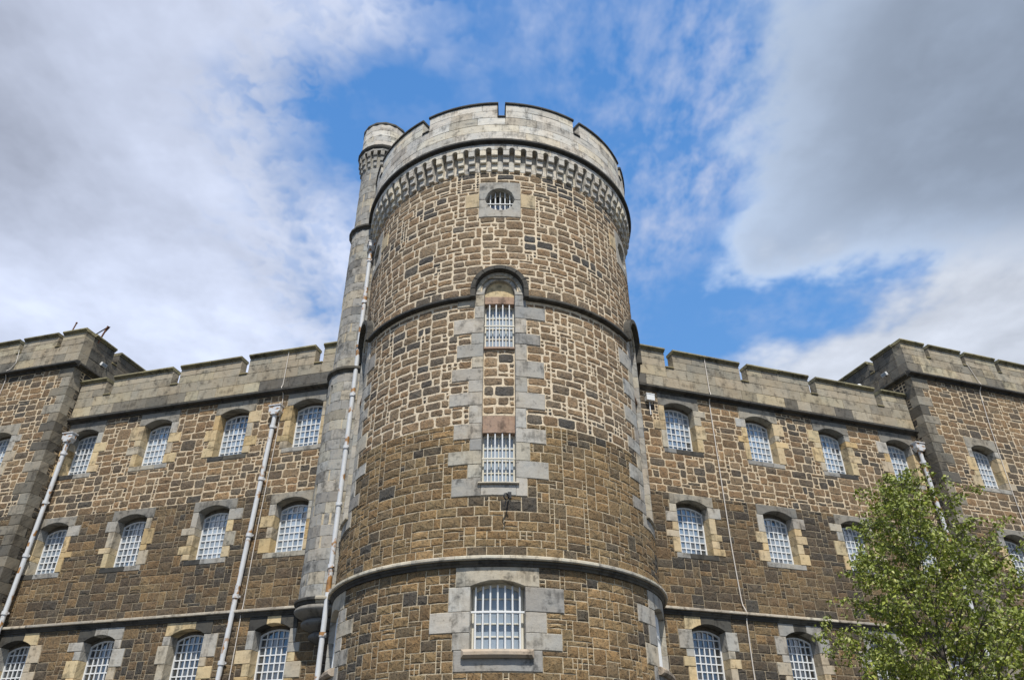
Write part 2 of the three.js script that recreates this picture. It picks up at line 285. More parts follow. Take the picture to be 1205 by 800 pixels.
// lays the stones of a wall: the 300 that show largest one by one, the rest as one part
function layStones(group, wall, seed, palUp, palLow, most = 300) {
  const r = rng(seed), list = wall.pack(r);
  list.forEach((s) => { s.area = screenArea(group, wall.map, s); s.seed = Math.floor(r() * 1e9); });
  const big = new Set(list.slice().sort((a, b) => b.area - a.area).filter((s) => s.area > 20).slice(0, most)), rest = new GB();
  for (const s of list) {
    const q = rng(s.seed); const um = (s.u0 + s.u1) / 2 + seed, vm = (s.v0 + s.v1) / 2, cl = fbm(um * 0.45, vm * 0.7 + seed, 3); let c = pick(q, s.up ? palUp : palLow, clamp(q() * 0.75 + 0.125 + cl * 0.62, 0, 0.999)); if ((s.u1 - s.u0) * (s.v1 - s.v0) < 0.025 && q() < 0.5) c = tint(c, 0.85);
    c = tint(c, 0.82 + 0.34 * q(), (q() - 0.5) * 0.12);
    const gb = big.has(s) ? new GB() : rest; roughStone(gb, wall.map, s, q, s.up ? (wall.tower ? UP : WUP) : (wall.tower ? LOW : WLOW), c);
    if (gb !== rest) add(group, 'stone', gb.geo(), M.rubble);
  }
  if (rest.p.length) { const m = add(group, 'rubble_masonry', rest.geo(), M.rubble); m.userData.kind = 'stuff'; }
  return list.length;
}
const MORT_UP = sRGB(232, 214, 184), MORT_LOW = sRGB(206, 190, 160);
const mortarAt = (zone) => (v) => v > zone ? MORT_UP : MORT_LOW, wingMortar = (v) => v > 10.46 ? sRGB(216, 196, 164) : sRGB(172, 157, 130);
const one = (fn) => { const gb = new GB(); fn(gb); return gb.geo(); };
const cylMap = (R) => (u, v, d) => { const a = u / R; return [(R + d) * Math.sin(a), v, (R + d) * Math.cos(a)]; };
const flat = (u, v, d) => [u, v, d];

// jamb stones up one side of an opening, long and short by turns
function jambs(group, wall, r, uEdge, dir, v0, v1, short, long, depth, pal, name = 'jamb_stone', per = [2, 3]) {
  const L = wall.rows.filter((v) => v >= v0 - 0.005 && v <= v1 + 0.005); let i = 0, k = r() < 0.5 ? 0 : 1;
  while (i < L.length - 1) {
    let n = Math.min(per[0] + Math.floor(r() * (per[1] - per[0] + 1)), L.length - 1 - i); if (L.length - 1 - i - n === 1) n++;
    const a = L[i], b = L[i + n], len = (k % 2 ? long : short) * (0.85 + 0.3 * r()), o = wall.snap(uEdge + dir * len), g = 0.004, ua = Math.min(uEdge, o), ub = Math.max(uEdge, o);
    const c = tint(pick(r, typeof pal === 'function' ? pal(a) : pal), 0.88 + 0.2 * r(), (r() - 0.5) * 0.06);
    add(group, name, one((gb) => boxBlock(gb, wall.map, ua + (dir > 0 ? 0 : g), ub - (dir > 0 ? g : 0), a + g, b - g, -depth, 0.022 + 0.012 * r(), 0.010, c, 4, [r() * 4, r() * 4])), M.ashlar);
    wall.block.push({ u0: ua, u1: ub, v0: a, v1: b }); i += n; k++;
  }
}
const arc = (uc, hw, spring, rise, n = 10) => { const R = (hw * hw + rise * rise) / (2 * rise), cy = spring + rise - R, o = []; for (let i = 0; i <= n; i++) { const u = lerp(-hw, hw, i / n); o.push([uc + u, cy + Math.sqrt(Math.max(0, R * R - u * u))]); } return o; };
function lintel(group, wall, r, uc, hw, ext, spring, rise, top, depth, pal, parts = 1) {
  const a = wall.snap(uc - hw - ext), b = wall.snap(uc + hw + ext), A = arc(uc, hw, spring, rise), bot = [[a, spring + 0.003], [uc - hw, spring + 0.003], ...A.slice(1, -1), [uc + hw, spring + 0.003], [b, spring + 0.003]], g = 0.004;
  const topAt = bot.map((p) => [p[0], top - g]);
  if (parts === 1) add(group, 'lintel', one((gb) => loopBlock(gb, wall.map, bot, topAt, -depth, 0.03, 0.012, tint(pick(r, pal), 0.9 + 0.15 * r()), 4, [r() * 4, r() * 4])), M.ashlar);
  else {                                    // three voussoirs
    const cuts = [0, 4, bot.length - 5, bot.length - 1];
    for (let k = 0; k < 3; k++) { const s = bot.slice(cuts[k], cuts[k + 1] + 1).map((p) => p.slice()), t = topAt.slice(cuts[k], cuts[k + 1] + 1).map((p) => p.slice()); s[0][0] += g / 2; t[0][0] += g / 2; s[s.length - 1][0] -= g / 2; t[t.length - 1][0] -= g / 2;
      add(group, 'voussoir', one((gb) => loopBlock(gb, wall.map, s, t, -depth, 0.028 + 0.01 * r(), 0.010, tint(pick(r, pal), 0.85 + 0.25 * r()), 4, [r() * 4, r() * 4])), M.ashlar); }
  }
  wall.block.push({ u0: a, u1: b, v0: spring, v1: top });
}
// white iron window: arched border, bars, small panes
function ironWindow(group, map, r, uc, hw, v0, spring, rise, d, cols, rows, o = {}) {
  const mat = o.mat ?? M.white, bw = o.bar ?? 0.034, f = o.frame ?? 0.045, top = (u) => { const R = (hw * hw + rise * rise) / (2 * rise); return spring + rise - R + Math.sqrt(Math.max(0, R * R - (u - uc) ** 2)); };
  const W1 = [1, 1, 1];
  const frame = one((gb) => {
    boxBlock(gb, map, uc - hw, uc - hw + f, v0, top(uc - hw + f * 0.4), d - 0.05, d + 0.03, 0.004, W1); boxBlock(gb, map, uc + hw - f, uc + hw, v0, top(uc + hw - f * 0.4), d - 0.05, d + 0.03, 0.004, W1);
    boxBlock(gb, map, uc - hw + f, uc + hw - f, v0, v0 + f, d - 0.05, d + 0.03, 0.004, W1);
    const A = arc(uc, hw - f, spring, rise * 0.93, 12); loopBlock(gb, map, A.map((p) => [p[0], p[1] - f]), A.map((p) => [p[0], p[1] + 0.02]), d - 0.05, d + 0.029, 0.004, W1);
  });
  const w = add(group, 'window', frame, mat);
  const pw = (2 * hw - 2 * f) / cols, vt = spring + rise, ph = (vt - v0 - 2 * f) / rows;
  for (let i = 1; i < cols; i++) { const u = uc - hw + f + pw * i; add(w, 'glazing_bar', one((gb) => boxBlock(gb, map, u - bw / 2, u + bw / 2, v0 + f, top(u) - 0.01, d - 0.03, d + 0.018, 0.004, W1)), mat); }
  for (let j = 1; j < rows; j++) { const v = v0 + f + ph * j; let e = hw - f; if (v > spring) { const R = (hw * hw + rise * rise) / (2 * rise), q = R * R - (v - (spring + rise - R)) ** 2; e = Math.min(e, Math.sqrt(Math.max(0, q))); } if (e < 0.1) continue; add(w, 'glazing_bar', one((gb) => boxBlock(gb, map, uc - e, uc + e, v - bw / 2, v + bw / 2, d - 0.028, d + 0.012, 0.004, W1)), mat); }
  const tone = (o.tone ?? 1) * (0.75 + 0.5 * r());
  add(w, 'glass', one((gb) => {
    for (let i = 0; i < cols; i++) for (let j = 0; j < rows; j++) {
      const a = uc - hw + f + pw * i, b = a + pw, e = v0 + f + ph * j, g = e + ph, tu = (r() - 0.5) * 0.006, tv = (r() - 0.5) * 0.008, D = (x, y) => d - 0.012 + tu * x + tv * y - 0.006;
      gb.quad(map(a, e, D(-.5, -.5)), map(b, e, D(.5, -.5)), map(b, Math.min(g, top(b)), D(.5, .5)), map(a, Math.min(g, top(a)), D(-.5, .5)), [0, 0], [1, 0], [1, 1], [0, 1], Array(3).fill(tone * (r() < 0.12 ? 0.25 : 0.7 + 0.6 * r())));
    }
  }), o.glass ?? M.glass);
  return w;
}
// a moulded course made of stones laid end to end; profile is (depth, height)
function course(group, map, name, u0, u1, profile, len, r, pal, o = {}) {
  let u = u0; const g = 0.005;
  while (u < u1 - 0.01) {
    let e = Math.min(u1, u + len * (0.8 + 0.4 * r())); if (u1 - e < len * 0.4) e = u1;
    const n = Math.max(1, Math.ceil((e - u) / 0.3)), c = tint(pick(r, pal), 0.88 + 0.22 * r()), jit = (r() - 0.5) * (o.jit ?? 0.012), ox = r() * 4, m = profile.length;
    add(group, name, one((gb) => {
      const ring = []; for (let i = 0; i <= n; i++) { const x = lerp(u + g / 2, e - g / 2, i / n); ring.push(profile.map(([d, v]) => map(x, v, d > 0.03 ? d + jit : d))); }
      const tu = (i) => (lerp(u, e, i / n) + ox) / 4, tv = []; let acc = 0; profile.forEach((p, k) => { if (k) acc += Math.hypot(p[0] - profile[k - 1][0], p[1] - profile[k - 1][1]); tv.push(acc / 4 + ox); });
      for (let i = 0; i < n; i++) for (let k = 0; k < m; k++) { const k2 = (k + 1) % m; gb.quad(ring[i][k], ring[i + 1][k], ring[i + 1][k2], ring[i][k2], [tu(i), tv[k]], [tu(i + 1), tv[k]], [tu(i + 1), tv[k2] ], [tu(i), tv[k2]], c); }
      for (const [e2, fl] of [[0, 1], [n, 0]]) for (let k = 1; k < m - 1; k++) { const a = ring[e2][0], b = ring[e2][k], d = ring[e2][k + 1]; fl ? gb.tri(a, d, b, [0, 0], [0.1, 0.1], [0.1, 0], c) : gb.tri(a, b, d, [0, 0], [0.1, 0], [0.1, 0.1], c); }
    }), M.ashlar);
    u = e;
  }
}
// courses of plain dressed blocks, each its own part; gaps: intervals left out
function ashlar(group, map, name, u0, u1, levels, d0, d1, len, r, pal, o = {}) {
  for (let k = 0; k < levels.length - 1; k++) {
    const a = levels[k], b = levels[k + 1]; let spans = [[u0, u1]];
    for (const gp of o.gaps ?? []) if (b > gp.v0 + 0.01 && a < gp.v1 - 0.01) spans = spans.flatMap(([x, y]) => gp.u1 <= x || gp.u0 >= y ? [[x, y]] : [[x, gp.u0], [gp.u1, y]].filter(([p, q]) => q - p > 0.03));
    for (const [x, y] of spans) {
      let u = x, first = true;
      while (u < y - 0.01) {
        let e = u + len * (0.6 + 0.8 * r()) * (first ? 0.75 : 1); first = false; if (y - e < len * 0.4) e = y;
        const c = tint(pick(r, pal), (r() < 0.07 ? 0.66 : 0.90) + 0.16 * r(), (r() - 0.5) * 0.06), g = 0.003, dj = (r() - 0.5) * (o.jit ?? 0.010);
        add(group, name, one((gb) => boxBlock(gb, map, u + g, e - g, a + g, b - g, d0, d1 + dj, o.ch ?? 0.008, c, 4, [o.keep ? 0 : r() * 0.6, o.keep ? 0 : r() * 0.6])), M.ashlar); u = e;
      }
    }
  }
}
console.log('helpers ready');

// ---------------------------------------------------------------- ground
{
  const g = new THREE.PlaneGeometry(1200, 1200, 1, 1); g.rotateX(-Math.PI / 2); const uv = g.attributes.uv; for (let i = 0; i < uv.count; i++) uv.setXY(i, uv.getX(i) * 480, uv.getY(i) * 480);
  const m = add(scene, 'ground', g, M.ground); m.userData = { kind: 'structure', label: 'dark tarmac yard in front of the building', category: 'ground' };
}

// ---------------------------------------------------------------- the round tower
const TR = 4.62, ZONE = 10.46;
{
  const r = rng(5), T = thing('round_tower', 'tall round brown stone tower with barred windows and battlements', 'tower'), map = cylMap(TR), deg = TR * RAD;
  const wall = new Wall({ map, u0: -108 * deg, u1: -108 * deg + CW * Math.round(216 * deg / CW), zone: ZONE, hUp: 0.128, hLow: 0.118, tower: true,
    levels: [0, 4.42, 4.66, 4.88, 6.26, 6.72, 6.95, 8.46, 8.74, 10.23, ZONE, 10.78, 12.81, 14.35, 14.60, 15.6, 17.58, 18.02, 18.60, 19.06, 19.54] });
  const full = [-180 * deg, 180 * deg];
  wall.block.push({ u0: -99, u1: 99, v0: 6.72, v1: 6.95 });
  const greyMix = PAL.grey, cols = [1.0, -69, 69.5];
  for (const [ci, cdeg] of cols.entries()) {
    const uc = cdeg * deg, hw = 0.445, dep = 0.34, front = ci === 0;
    // the tall recess
    wall.holes.push({ u0: uc - hw - 0.06, u1: uc + hw + 0.06, v0: 8.70, v1: 15.2 }); wall.block.push({ u0: uc - hw, u1: uc + hw, v0: 8.74, v1: 14.75 });
    for (const s of [-1, 1]) jambs(T, wall, r, uc + s * hw, s, 8.46, 14.60, 0.32, 0.80, dep + 0.12, PAL.grey, 'jamb_stone', [3, 4]);
    add(T, 'sill', one((gb) => boxBlock(gb, map, uc - hw + 0.003, uc + hw - 0.003, 8.47, 8.75, -dep - 0.1, 0.03, 0.012, tint(PAL.grey[0][1], 1))), M.ashlar); wall.block.push({ u0: uc - hw, u1: uc + hw, v0: 8.46, v1: 8.74 });
    add(T, 'sill', one((gb) => { boxBlock(gb, map, uc - hw - 0.07, uc + hw + 0.07, 8.755, 8.81, -0.02, 0.10, 0.02, tint(PAL.grey[2][1], 1)); }), M.ashlar);
    // arch: a ring of dressed stone and a projecting hood
    const ring = (r0, r1, d0, d1, cv, c, n = 12, a0 = 0, a1 = Math.PI, name = 'arch_stone') => { for (let k = 0; k < n; k++) { const lo = lerp(a0, a1, k / n) + 0.004, hi = lerp(a0, a1, (k + 1) / n) - 0.004, P = (a, q) => [uc - Math.cos(a) * q, cv + Math.sin(a) * q], m = 3, bt = [], tp = []; for (let i = 0; i <= m; i++) { const a = lerp(lo, hi, i / m); bt.push(P(a, r0)); tp.push(P(a, r1)); }
      add(T, name, one((gb) => loopBlock(gb, map, bt, tp, d0, d1, 0.012, tint(c, 0.9 + 0.2 * r()), 4, [r(), r()])), M.ashlar); } };
    const cv = 14.72;
    ring(hw, 0.56, -0.4, -0.05, cv, PAL.grey[0][1], 7); ring(0.56, 0.68, -0.4, 0.035, cv, PAL.grey[2][1], 7); ring(0.68, 0.82, -0.1, 0.21, cv, PAL.dark[0][1], 7, 0, Math.PI, 'hood_stone');
    for (const s of [-1, 1]) { const a = Math.min(s * 0.68, s * 0.82), b = Math.max(s * 0.68, s * 0.82), c = Math.min(s * hw, s * 0.68), e = Math.max(s * hw, s * 0.68);
      add(T, 'hood_stone', one((gb) => boxBlock(gb, map, uc + a, uc + b, 14.44, cv - 0.004, -0.1, 0.21, 0.012, PAL.dark[0][1])), M.ashlar);
      add(T, 'arch_stone', one((gb) => boxBlock(gb, map, uc + c, uc + e, 14.604, cv - 0.004, -0.4, 0.03, 0.01, PAL.grey[0][1])), M.ashlar); }
    wall.block.push({ u0: uc - 0.82, u1: uc + 0.82, v0: 14.44, v1: cv }); wall.round.push({ u: uc, v: cv, r: 0.84 });
    add(T, 'spandrel_stone', one((gb) => { const A = [], B = []; for (let i = 0; i <= 12; i++) { const a = Math.PI * i / 12, q = 0.75; A.push([uc - Math.cos(a) * q, cv]); B.push([uc - Math.cos(a) * q, cv + Math.sin(a) * q + 0.001]); } loopBlock(gb, map, A, B, -0.42, -0.405, 0.001, PAL.buff[1][1]); }), M.ashlar);
    // infill: windows, pink lintels, tympanum, rubble panel
    const pink = sRGB(164, 138, 118);
    add(T, 'lintel', one((gb) => boxBlock(gb, map, uc - hw + 0.004, uc + hw - 0.004, 10.24, 10.74, -0.45, -0.13, 0.008, tint(pink, 1))), M.ashlar);
    add(T, 'lintel', one((gb) => boxBlock(gb, map, uc - hw + 0.004, uc + hw - 0.004, 14.36, 14.62, -0.45, -0.13, 0.008, tint(pink, 1.05))), M.ashlar);
    add(T, 'tympanum', one((gb) => { const A = arc(uc, hw - 0.004, cv, hw - 0.004, 14); loopBlock(gb, map, A.map((p) => [p[0], 14.626]), A, -0.45, -0.16, 0.006, sRGB(206, 186, 146)); }), M.ashlar);
    const inner = new Wall({ map: (u, v, d) => map(u, v, d - 0.13), u0: uc - hw, u1: uc + hw - 0.01, zone: 0, levels: [10.78, 12.78], hUp: 0.145 }); 
    add(T, 'mortar_panel', one((gb) => sheet(gb, inner.map, uc - hw, uc + hw, 10.74, 12.80, [], 0.3, () => MORT_UP)), M.mortar);
    { const q = rng(91 + ci); for (const s of inner.pack(q)) { const gb = new GB(); roughStone(gb, inner.map, s, q, UP, tint(pick(q, PAL.towerUp), 0.85 + 0.3 * q())); add(T, 'stone', gb.geo(), M.rubble); } }
    add(T, 'sill', one((gb) => boxBlock(gb, map, uc - hw + 0.004, uc + hw - 0.004, 12.79, 12.86, -0.4, -0.06, 0.008, tint(pink, 1))), M.ashlar);
    for (const [v0, v1, row] of [[8.81, 10.24, 4], [12.86, 14.36, 4]]) {
      const w = ironWindow(T, map, r, uc, hw, v0, v1 - 0.02, 0.02, -0.32, 4, row, { mat: M.cream, bar: 0.03, frame: 0.04, glass: M.paleglass });
      for (let i = 0; i < 4; i++) { const u = uc - hw + (i + 0.75) * (2 * hw / 4.5), p = map(u, 0, -0.17), b = add(w, 'iron_bar', new THREE.CylinderGeometry(0.021, 0.021, v1 - v0, 8), M.white); b.position.set(p[0], (v0 + v1) / 2, p[2]); }
      add(w, 'cross_bar', one((gb) => boxBlock(gb, map, uc - hw, uc + hw, (v0 + v1) / 2 - 0.02, (v0 + v1) / 2 + 0.02, -0.18, -0.14, 0.004, [1, 1, 1])), M.cream);
    }
    // the wide window of the lowest stage
    const lu = uc, lh = 0.637, d2 = 0.36, sp = 6.26, rise = 0.14;
    wall.holes.push({ u0: lu - lh - 0.08, u1: lu + lh + 0.08, v0: 4.84, v1: 6.5 }); wall.block.push({ u0: lu - lh, u1: lu + lh, v0: 4.66, v1: 6.4 });
    for (const s of [-1, 1]) jambs(T, wall, r, lu + s * lh, s, 4.88, sp, 0.46, 0.84, d2 + 0.12, PAL.grey, 'jamb_stone', [3, 4]);
    lintel(T, wall, r, lu, lh, 0.34, sp, rise, 6.72, d2 + 0.12, PAL.grey);
    add(T, 'sill', one((gb) => boxBlock(gb, map, wall.snap(lu - lh - 0.36), wall.snap(lu + lh + 0.36), 4.43, 4.876, -d2 - 0.1, 0.028, 0.012, PAL.grey[3][1])), M.ashlar); wall.block.push({ u0: wall.snap(lu - lh - 0.36), u1: wall.snap(lu + lh + 0.36), v0: 4.42, v1: 4.88 });
    add(T, 'sill', one((gb) => { const A = rectRows(lu - lh - 0.16, lu + lh + 0.16, 4.70, 4.885); loopBlock(gb, map, A[0], A[1], 0.0, 0.16, 0.06, sRGB(176, 160, 140)); }), M.ashlar);
    const w = ironWindow(T, map, r, lu, lh, 4.88, sp, rise, -0.34, 6, 5, { mat: M.cream, bar: 0.034, frame: 0.06, glass: M.paleglass });
    for (let i = 0; i < 7; i++) { const u = lu - lh + (i + 0.6) * (2 * lh / 7.2), p = map(u, 0, -0.15), b = add(w, 'iron_bar', new THREE.CylinderGeometry(0.024, 0.024, 1.46 - Math.abs(i - 3) * 0.03, 8), M.white); b.position.set(p[0], 5.60, p[2]); }
    add(w, 'cross_bar', one((gb) => boxBlock(gb, map, lu - lh, lu + lh, 5.70, 5.745, -0.165, -0.12, 0.004, [1, 1, 1])), M.white);
  }
  // the round window near the top
  for (const odeg of [1.0, -68, 68]) {
    const uc = odeg * deg, cv = 18.32, R0 = 0.46, oh = 0.66, hs = 1.12;
    wall.holes.push({ u0: uc - 0.55, u1: uc + 0.55, v0: cv - 0.55, v1: cv + 0.55 });
    const a = wall.snap(uc - oh), b = wall.snap(uc + oh), A = wall.snap(uc - hs), B = wall.snap(uc + hs), half = (up) => { const bt = [], tp = []; const n = 14; for (let i = 0; i <= n; i++) { const u = lerp(a, b, i / n), q = Math.abs(u - uc) < R0 ? Math.sqrt(R0 * R0 - (u - uc) ** 2) : 0; const base = cv + (up ? 0.004 : -0.004); if (up) { bt.push([u, Math.max(base, cv + q)]); tp.push([u, 19.055]); } else { bt.push([u, 17.585]); tp.push([u, Math.min(base, cv - q)]); } } return [bt, tp]; };
    for (const up of [true, false]) { const [bt, tp] = half(up); add(T, 'surround_stone', one((gb) => loopBlock(gb, map, bt, tp, -0.5, 0.026, 0.012, tint(PAL.grey[1][1], up ? 0.9 : 1.02), 4, [up ? 0 : 2, 1])), M.ashlar); }
    for (const [x, y] of [[A, a], [b, B]]) add(T, 'surround_stone', one((gb) => boxBlock(gb, map, x + 0.004, y - 0.004, 18.024, 18.596, -0.3, 0.024, 0.012, tint(PAL.buff[1][1], 0.95))), M.ashlar);
    wall.block.push({ u0: a, u1: b, v0: 17.58, v1: 19.06 }, { u0: A, u1: B, v0: 18.02, v1: 18.60 });
    const f = new THREE.TorusGeometry(R0 + 0.01, 0.03, 6, 32), w = new THREE.Mesh(f, M.cream); w.name = 'window'; T.add(w); const p = map(uc, cv, -0.34); w.position.set(...p); w.rotation.y = odeg * RAD; w.castShadow = w.receiveShadow = true;
    const disc = new THREE.CircleGeometry(R0 + 0.02, 28); disc.setAttribute('color', new THREE.Float32BufferAttribute(new Float32Array(disc.attributes.position.count * 3).fill(0.3), 3)); disc.translate(0, 0, -0.02); add(w, 'glass', disc, M.glass);
    for (let i = -2; i <= 2; i++) { const x = i * 0.155, L = 2 * Math.sqrt(R0 * R0 - x * x), bb = add(w, 'iron_bar', new THREE.CylinderGeometry(0.02, 0.02, L, 8), M.white); bb.position.set(x, 0, 0.18); }
    const cb = add(w, 'cross_bar', new THREE.CylinderGeometry(0.022, 0.022, 2 * R0, 8), M.white); cb.rotation.z = Math.PI / 2; cb.position.set(0, -0.07, 0.20);
    for (let i = -2; i <= 2; i++) { const x = (i + 0.0) * 0.18 + 0.05, L = 2 * Math.sqrt(Math.max(0.01, R0 * R0 - x * x)); if (Math.abs(x) > 0.42) continue; const bb = add(w, 'glazing_bar', new THREE.BoxGeometry(0.022, L, 0.03), M.cream); bb.position.set(x, 0, 0.0); }
    const gh = add(w, 'glazing_bar', new THREE.BoxGeometry(2 * R0 * 0.95, 0.022, 0.03), M.cream); gh.position.set(0, 0.12, 0.002);
  }
  // mortar drum and stones
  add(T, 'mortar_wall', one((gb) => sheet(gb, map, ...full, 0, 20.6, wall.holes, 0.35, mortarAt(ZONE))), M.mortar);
  // string courses
  course(T, map, 'string_course_stone', ...full, [[-0.02, 6.843], [0.175, 6.843], [0.195, 6.87], [0.19, 6.925], [0.15, 6.95], [-0.02, 6.975]], 1.2, r, [[2, sRGB(196, 188, 168)], [1, sRGB(180, 172, 156)], [1, sRGB(206, 196, 174)]]);
  course(T, map, 'bed_mould_stone', ...full, [[-0.02, 6.715], [0.05, 6.715], [0.07, 6.76], [0.11, 6.79], [0.125, 6.838], [-0.02, 6.838]], 1.3, r, PAL.dark);
  const gapsA = cols.map((c) => c * deg).sort((a, b) => a - b); let u = -115 * deg;
  for (const g of [...gapsA, 116 * deg + 0.82]) { course(T, map, 'string_course_stone', u, g - 0.824, [[-0.02, 14.42], [0.04, 14.42], [0.14, 14.44], [0.155, 14.47], [0.15, 14.53], [0.10, 14.56], [-0.02, 14.59]], 1.1, r, PAL.dark); wall.block.push({ u0: u - 0.1, u1: g - 0.82, v0: 14.35, v1: 14.60 }); u = g + 0.824; }
  const n = layStones(T, wall, 1234, PAL.towerUp, PAL.towerLow);
  // corbel table, before a band of dressed stone
  ashlar(T, map, 'frieze_block', -126 * deg, 126 * deg, [19.545, 20.285], -0.1, 0.012, 0.9, r, PAL.parapet);
  const N = 80, cw = 0.185, shape = new THREE.Shape(); shape.moveTo(-0.05, 19.55); let d = 0.0, v = 19.55;
  for (let k = 0; k < 3; k++) { const d1 = 0.09 * (k + 1) - 0.005, v1 = 19.55 + 0.245 * (k + 1); shape.lineTo(d1 - 0.022, v); shape.quadraticCurveTo(d1, v, d1, v + 0.03); shape.lineTo(d1, v1 - 0.02); shape.lineTo(d1 - 0.03, v1); v = v1; d = d1; }
  shape.lineTo(-0.05, v); shape.closePath();
  const cg = new THREE.ExtrudeGeometry(shape, { depth: cw, bevelEnabled: true, bevelSize: 0.006, bevelThickness: 0.006, bevelSegments: 1, curveSegments: 4 });
  cg.translate(0, 0, -cw / 2); cg.rotateY(-Math.PI / 2); cg.translate(0, 0, TR);   // x of the profile becomes depth
  const paint = (g, c) => { const a = new Float32Array(g.attributes.position.count * 3); for (let i = 0; i < a.length; i += 3) { a[i] = c[0]; a[i + 1] = c[1]; a[i + 2] = c[2]; } const h = g.clone(); h.setAttribute('color', new THREE.BufferAttribute(a, 3)); const uv = h.attributes.uv, o = r() * 9; for (let i = 0; i < uv.count; i++) uv.setXY(i, (uv.getX(i) + o) / 4, (uv.getY(i) + o) / 4); return h; };
  const cvars = [0, 1, 2, 3].map((i) => paint(cg, tint(PAL.parapet[i % 3][1], 0.82 + 0.1 * (i % 3))));
  const step = 360 / N;
  for (let k = 0; k < N; k++) { const a = -180 + k * step + step / 2 + 1; if (Math.abs(a) > 125) continue; const m = add(T, 'corbel', cvars[Math.floor(r() * 4)], M.ashlar); m.rotation.y = a * RAD; }
  for (let k = 0; k < N; k++) {             // little arches between the corbels
    const a = -180 + k * step + 1; if (Math.abs(a) > 125) continue; const uc = a * deg, hw = step * deg / 2 - 0.001, q = 0.088, bt = [[uc - hw, 20.292], [uc - q, 20.292]]; for (let i = 1; i < 6; i++) { const t = Math.PI * i / 6; bt.push([uc - Math.cos(t) * q, 20.292 + Math.sin(t) * q * 1.1]); } bt.push([uc + q, 20.292], [uc + hw, 20.292]);
    add(T, 'arch_stone', one((gb) => loopBlock(gb, map, bt, bt.map((p) => [p[0], 20.535]), -0.05, 0.268, 0.004, tint(pick(r, PAL.parapet), 0.85 + 0.15 * r()), 4, [r(), 0])), M.ashlar);
  }
  course(T, map, 'moulding_stone', ...full, [[0.0, 20.54], [0.27, 20.54], [0.285, 20.585], [0.36, 20.595], [0.385, 20.63], [0.38, 20.70], [0.32, 20.75], [0.0, 20.78]], 1.15, r, PAL.dark);
  // battlements
  const mer = 360 / 11, gaps = []; for (let k = -6; k <= 6; k++) { const c = (1.4 + k * mer) * deg; gaps.push({ u0: c - 0.135, u1: c + 0.135, v0: 21.85, v1: 22.7 }); }
  ashlar(T, map, 'parapet_block', ...full, [20.78, 21.16, 21.50, 21.85], -0.25, 0.25, 0.95, r, PAL.parapet, { keep: true });
  ashlar(T, map, 'parapet_block', -172 * deg, 172 * deg, [21.85, 22.17, 22.48], -0.25, 0.25, 0.9, r, PAL.parapet, { gaps, keep: true });
  for (let k = 0; k < gaps.length - 1; k++) { const a = gaps[k].u1, b = gaps[k + 1].u0, m = (a + b) / 2; for (const [x, y] of [[a - 0.03, m], [m, b + 0.03]]) add(T, 'coping', one((gb) => boxBlock(gb, map, x + 0.003, y - 0.003, 22.484, 22.58, -0.30, 0.30, 0.02, tint(pick(r, PAL.dark), 0.95))), M.ashlar); }
  for (const g of gaps) add(T, 'crenel_sill', one((gb) => boxBlock(gb, map, g.u0 + 0.004, g.u1 - 0.004, 21.853, 21.92, -0.28, 0.285, 0.012, PAL.dark[1][1])), M.ashlar);
  const roof = new THREE.CylinderGeometry(4.4, 4.4, 0.1, 48); roof.translate(0, 21.3, 0); add(T, 'roof', roof, M.lead);
  console.log('tower stones', n);
}

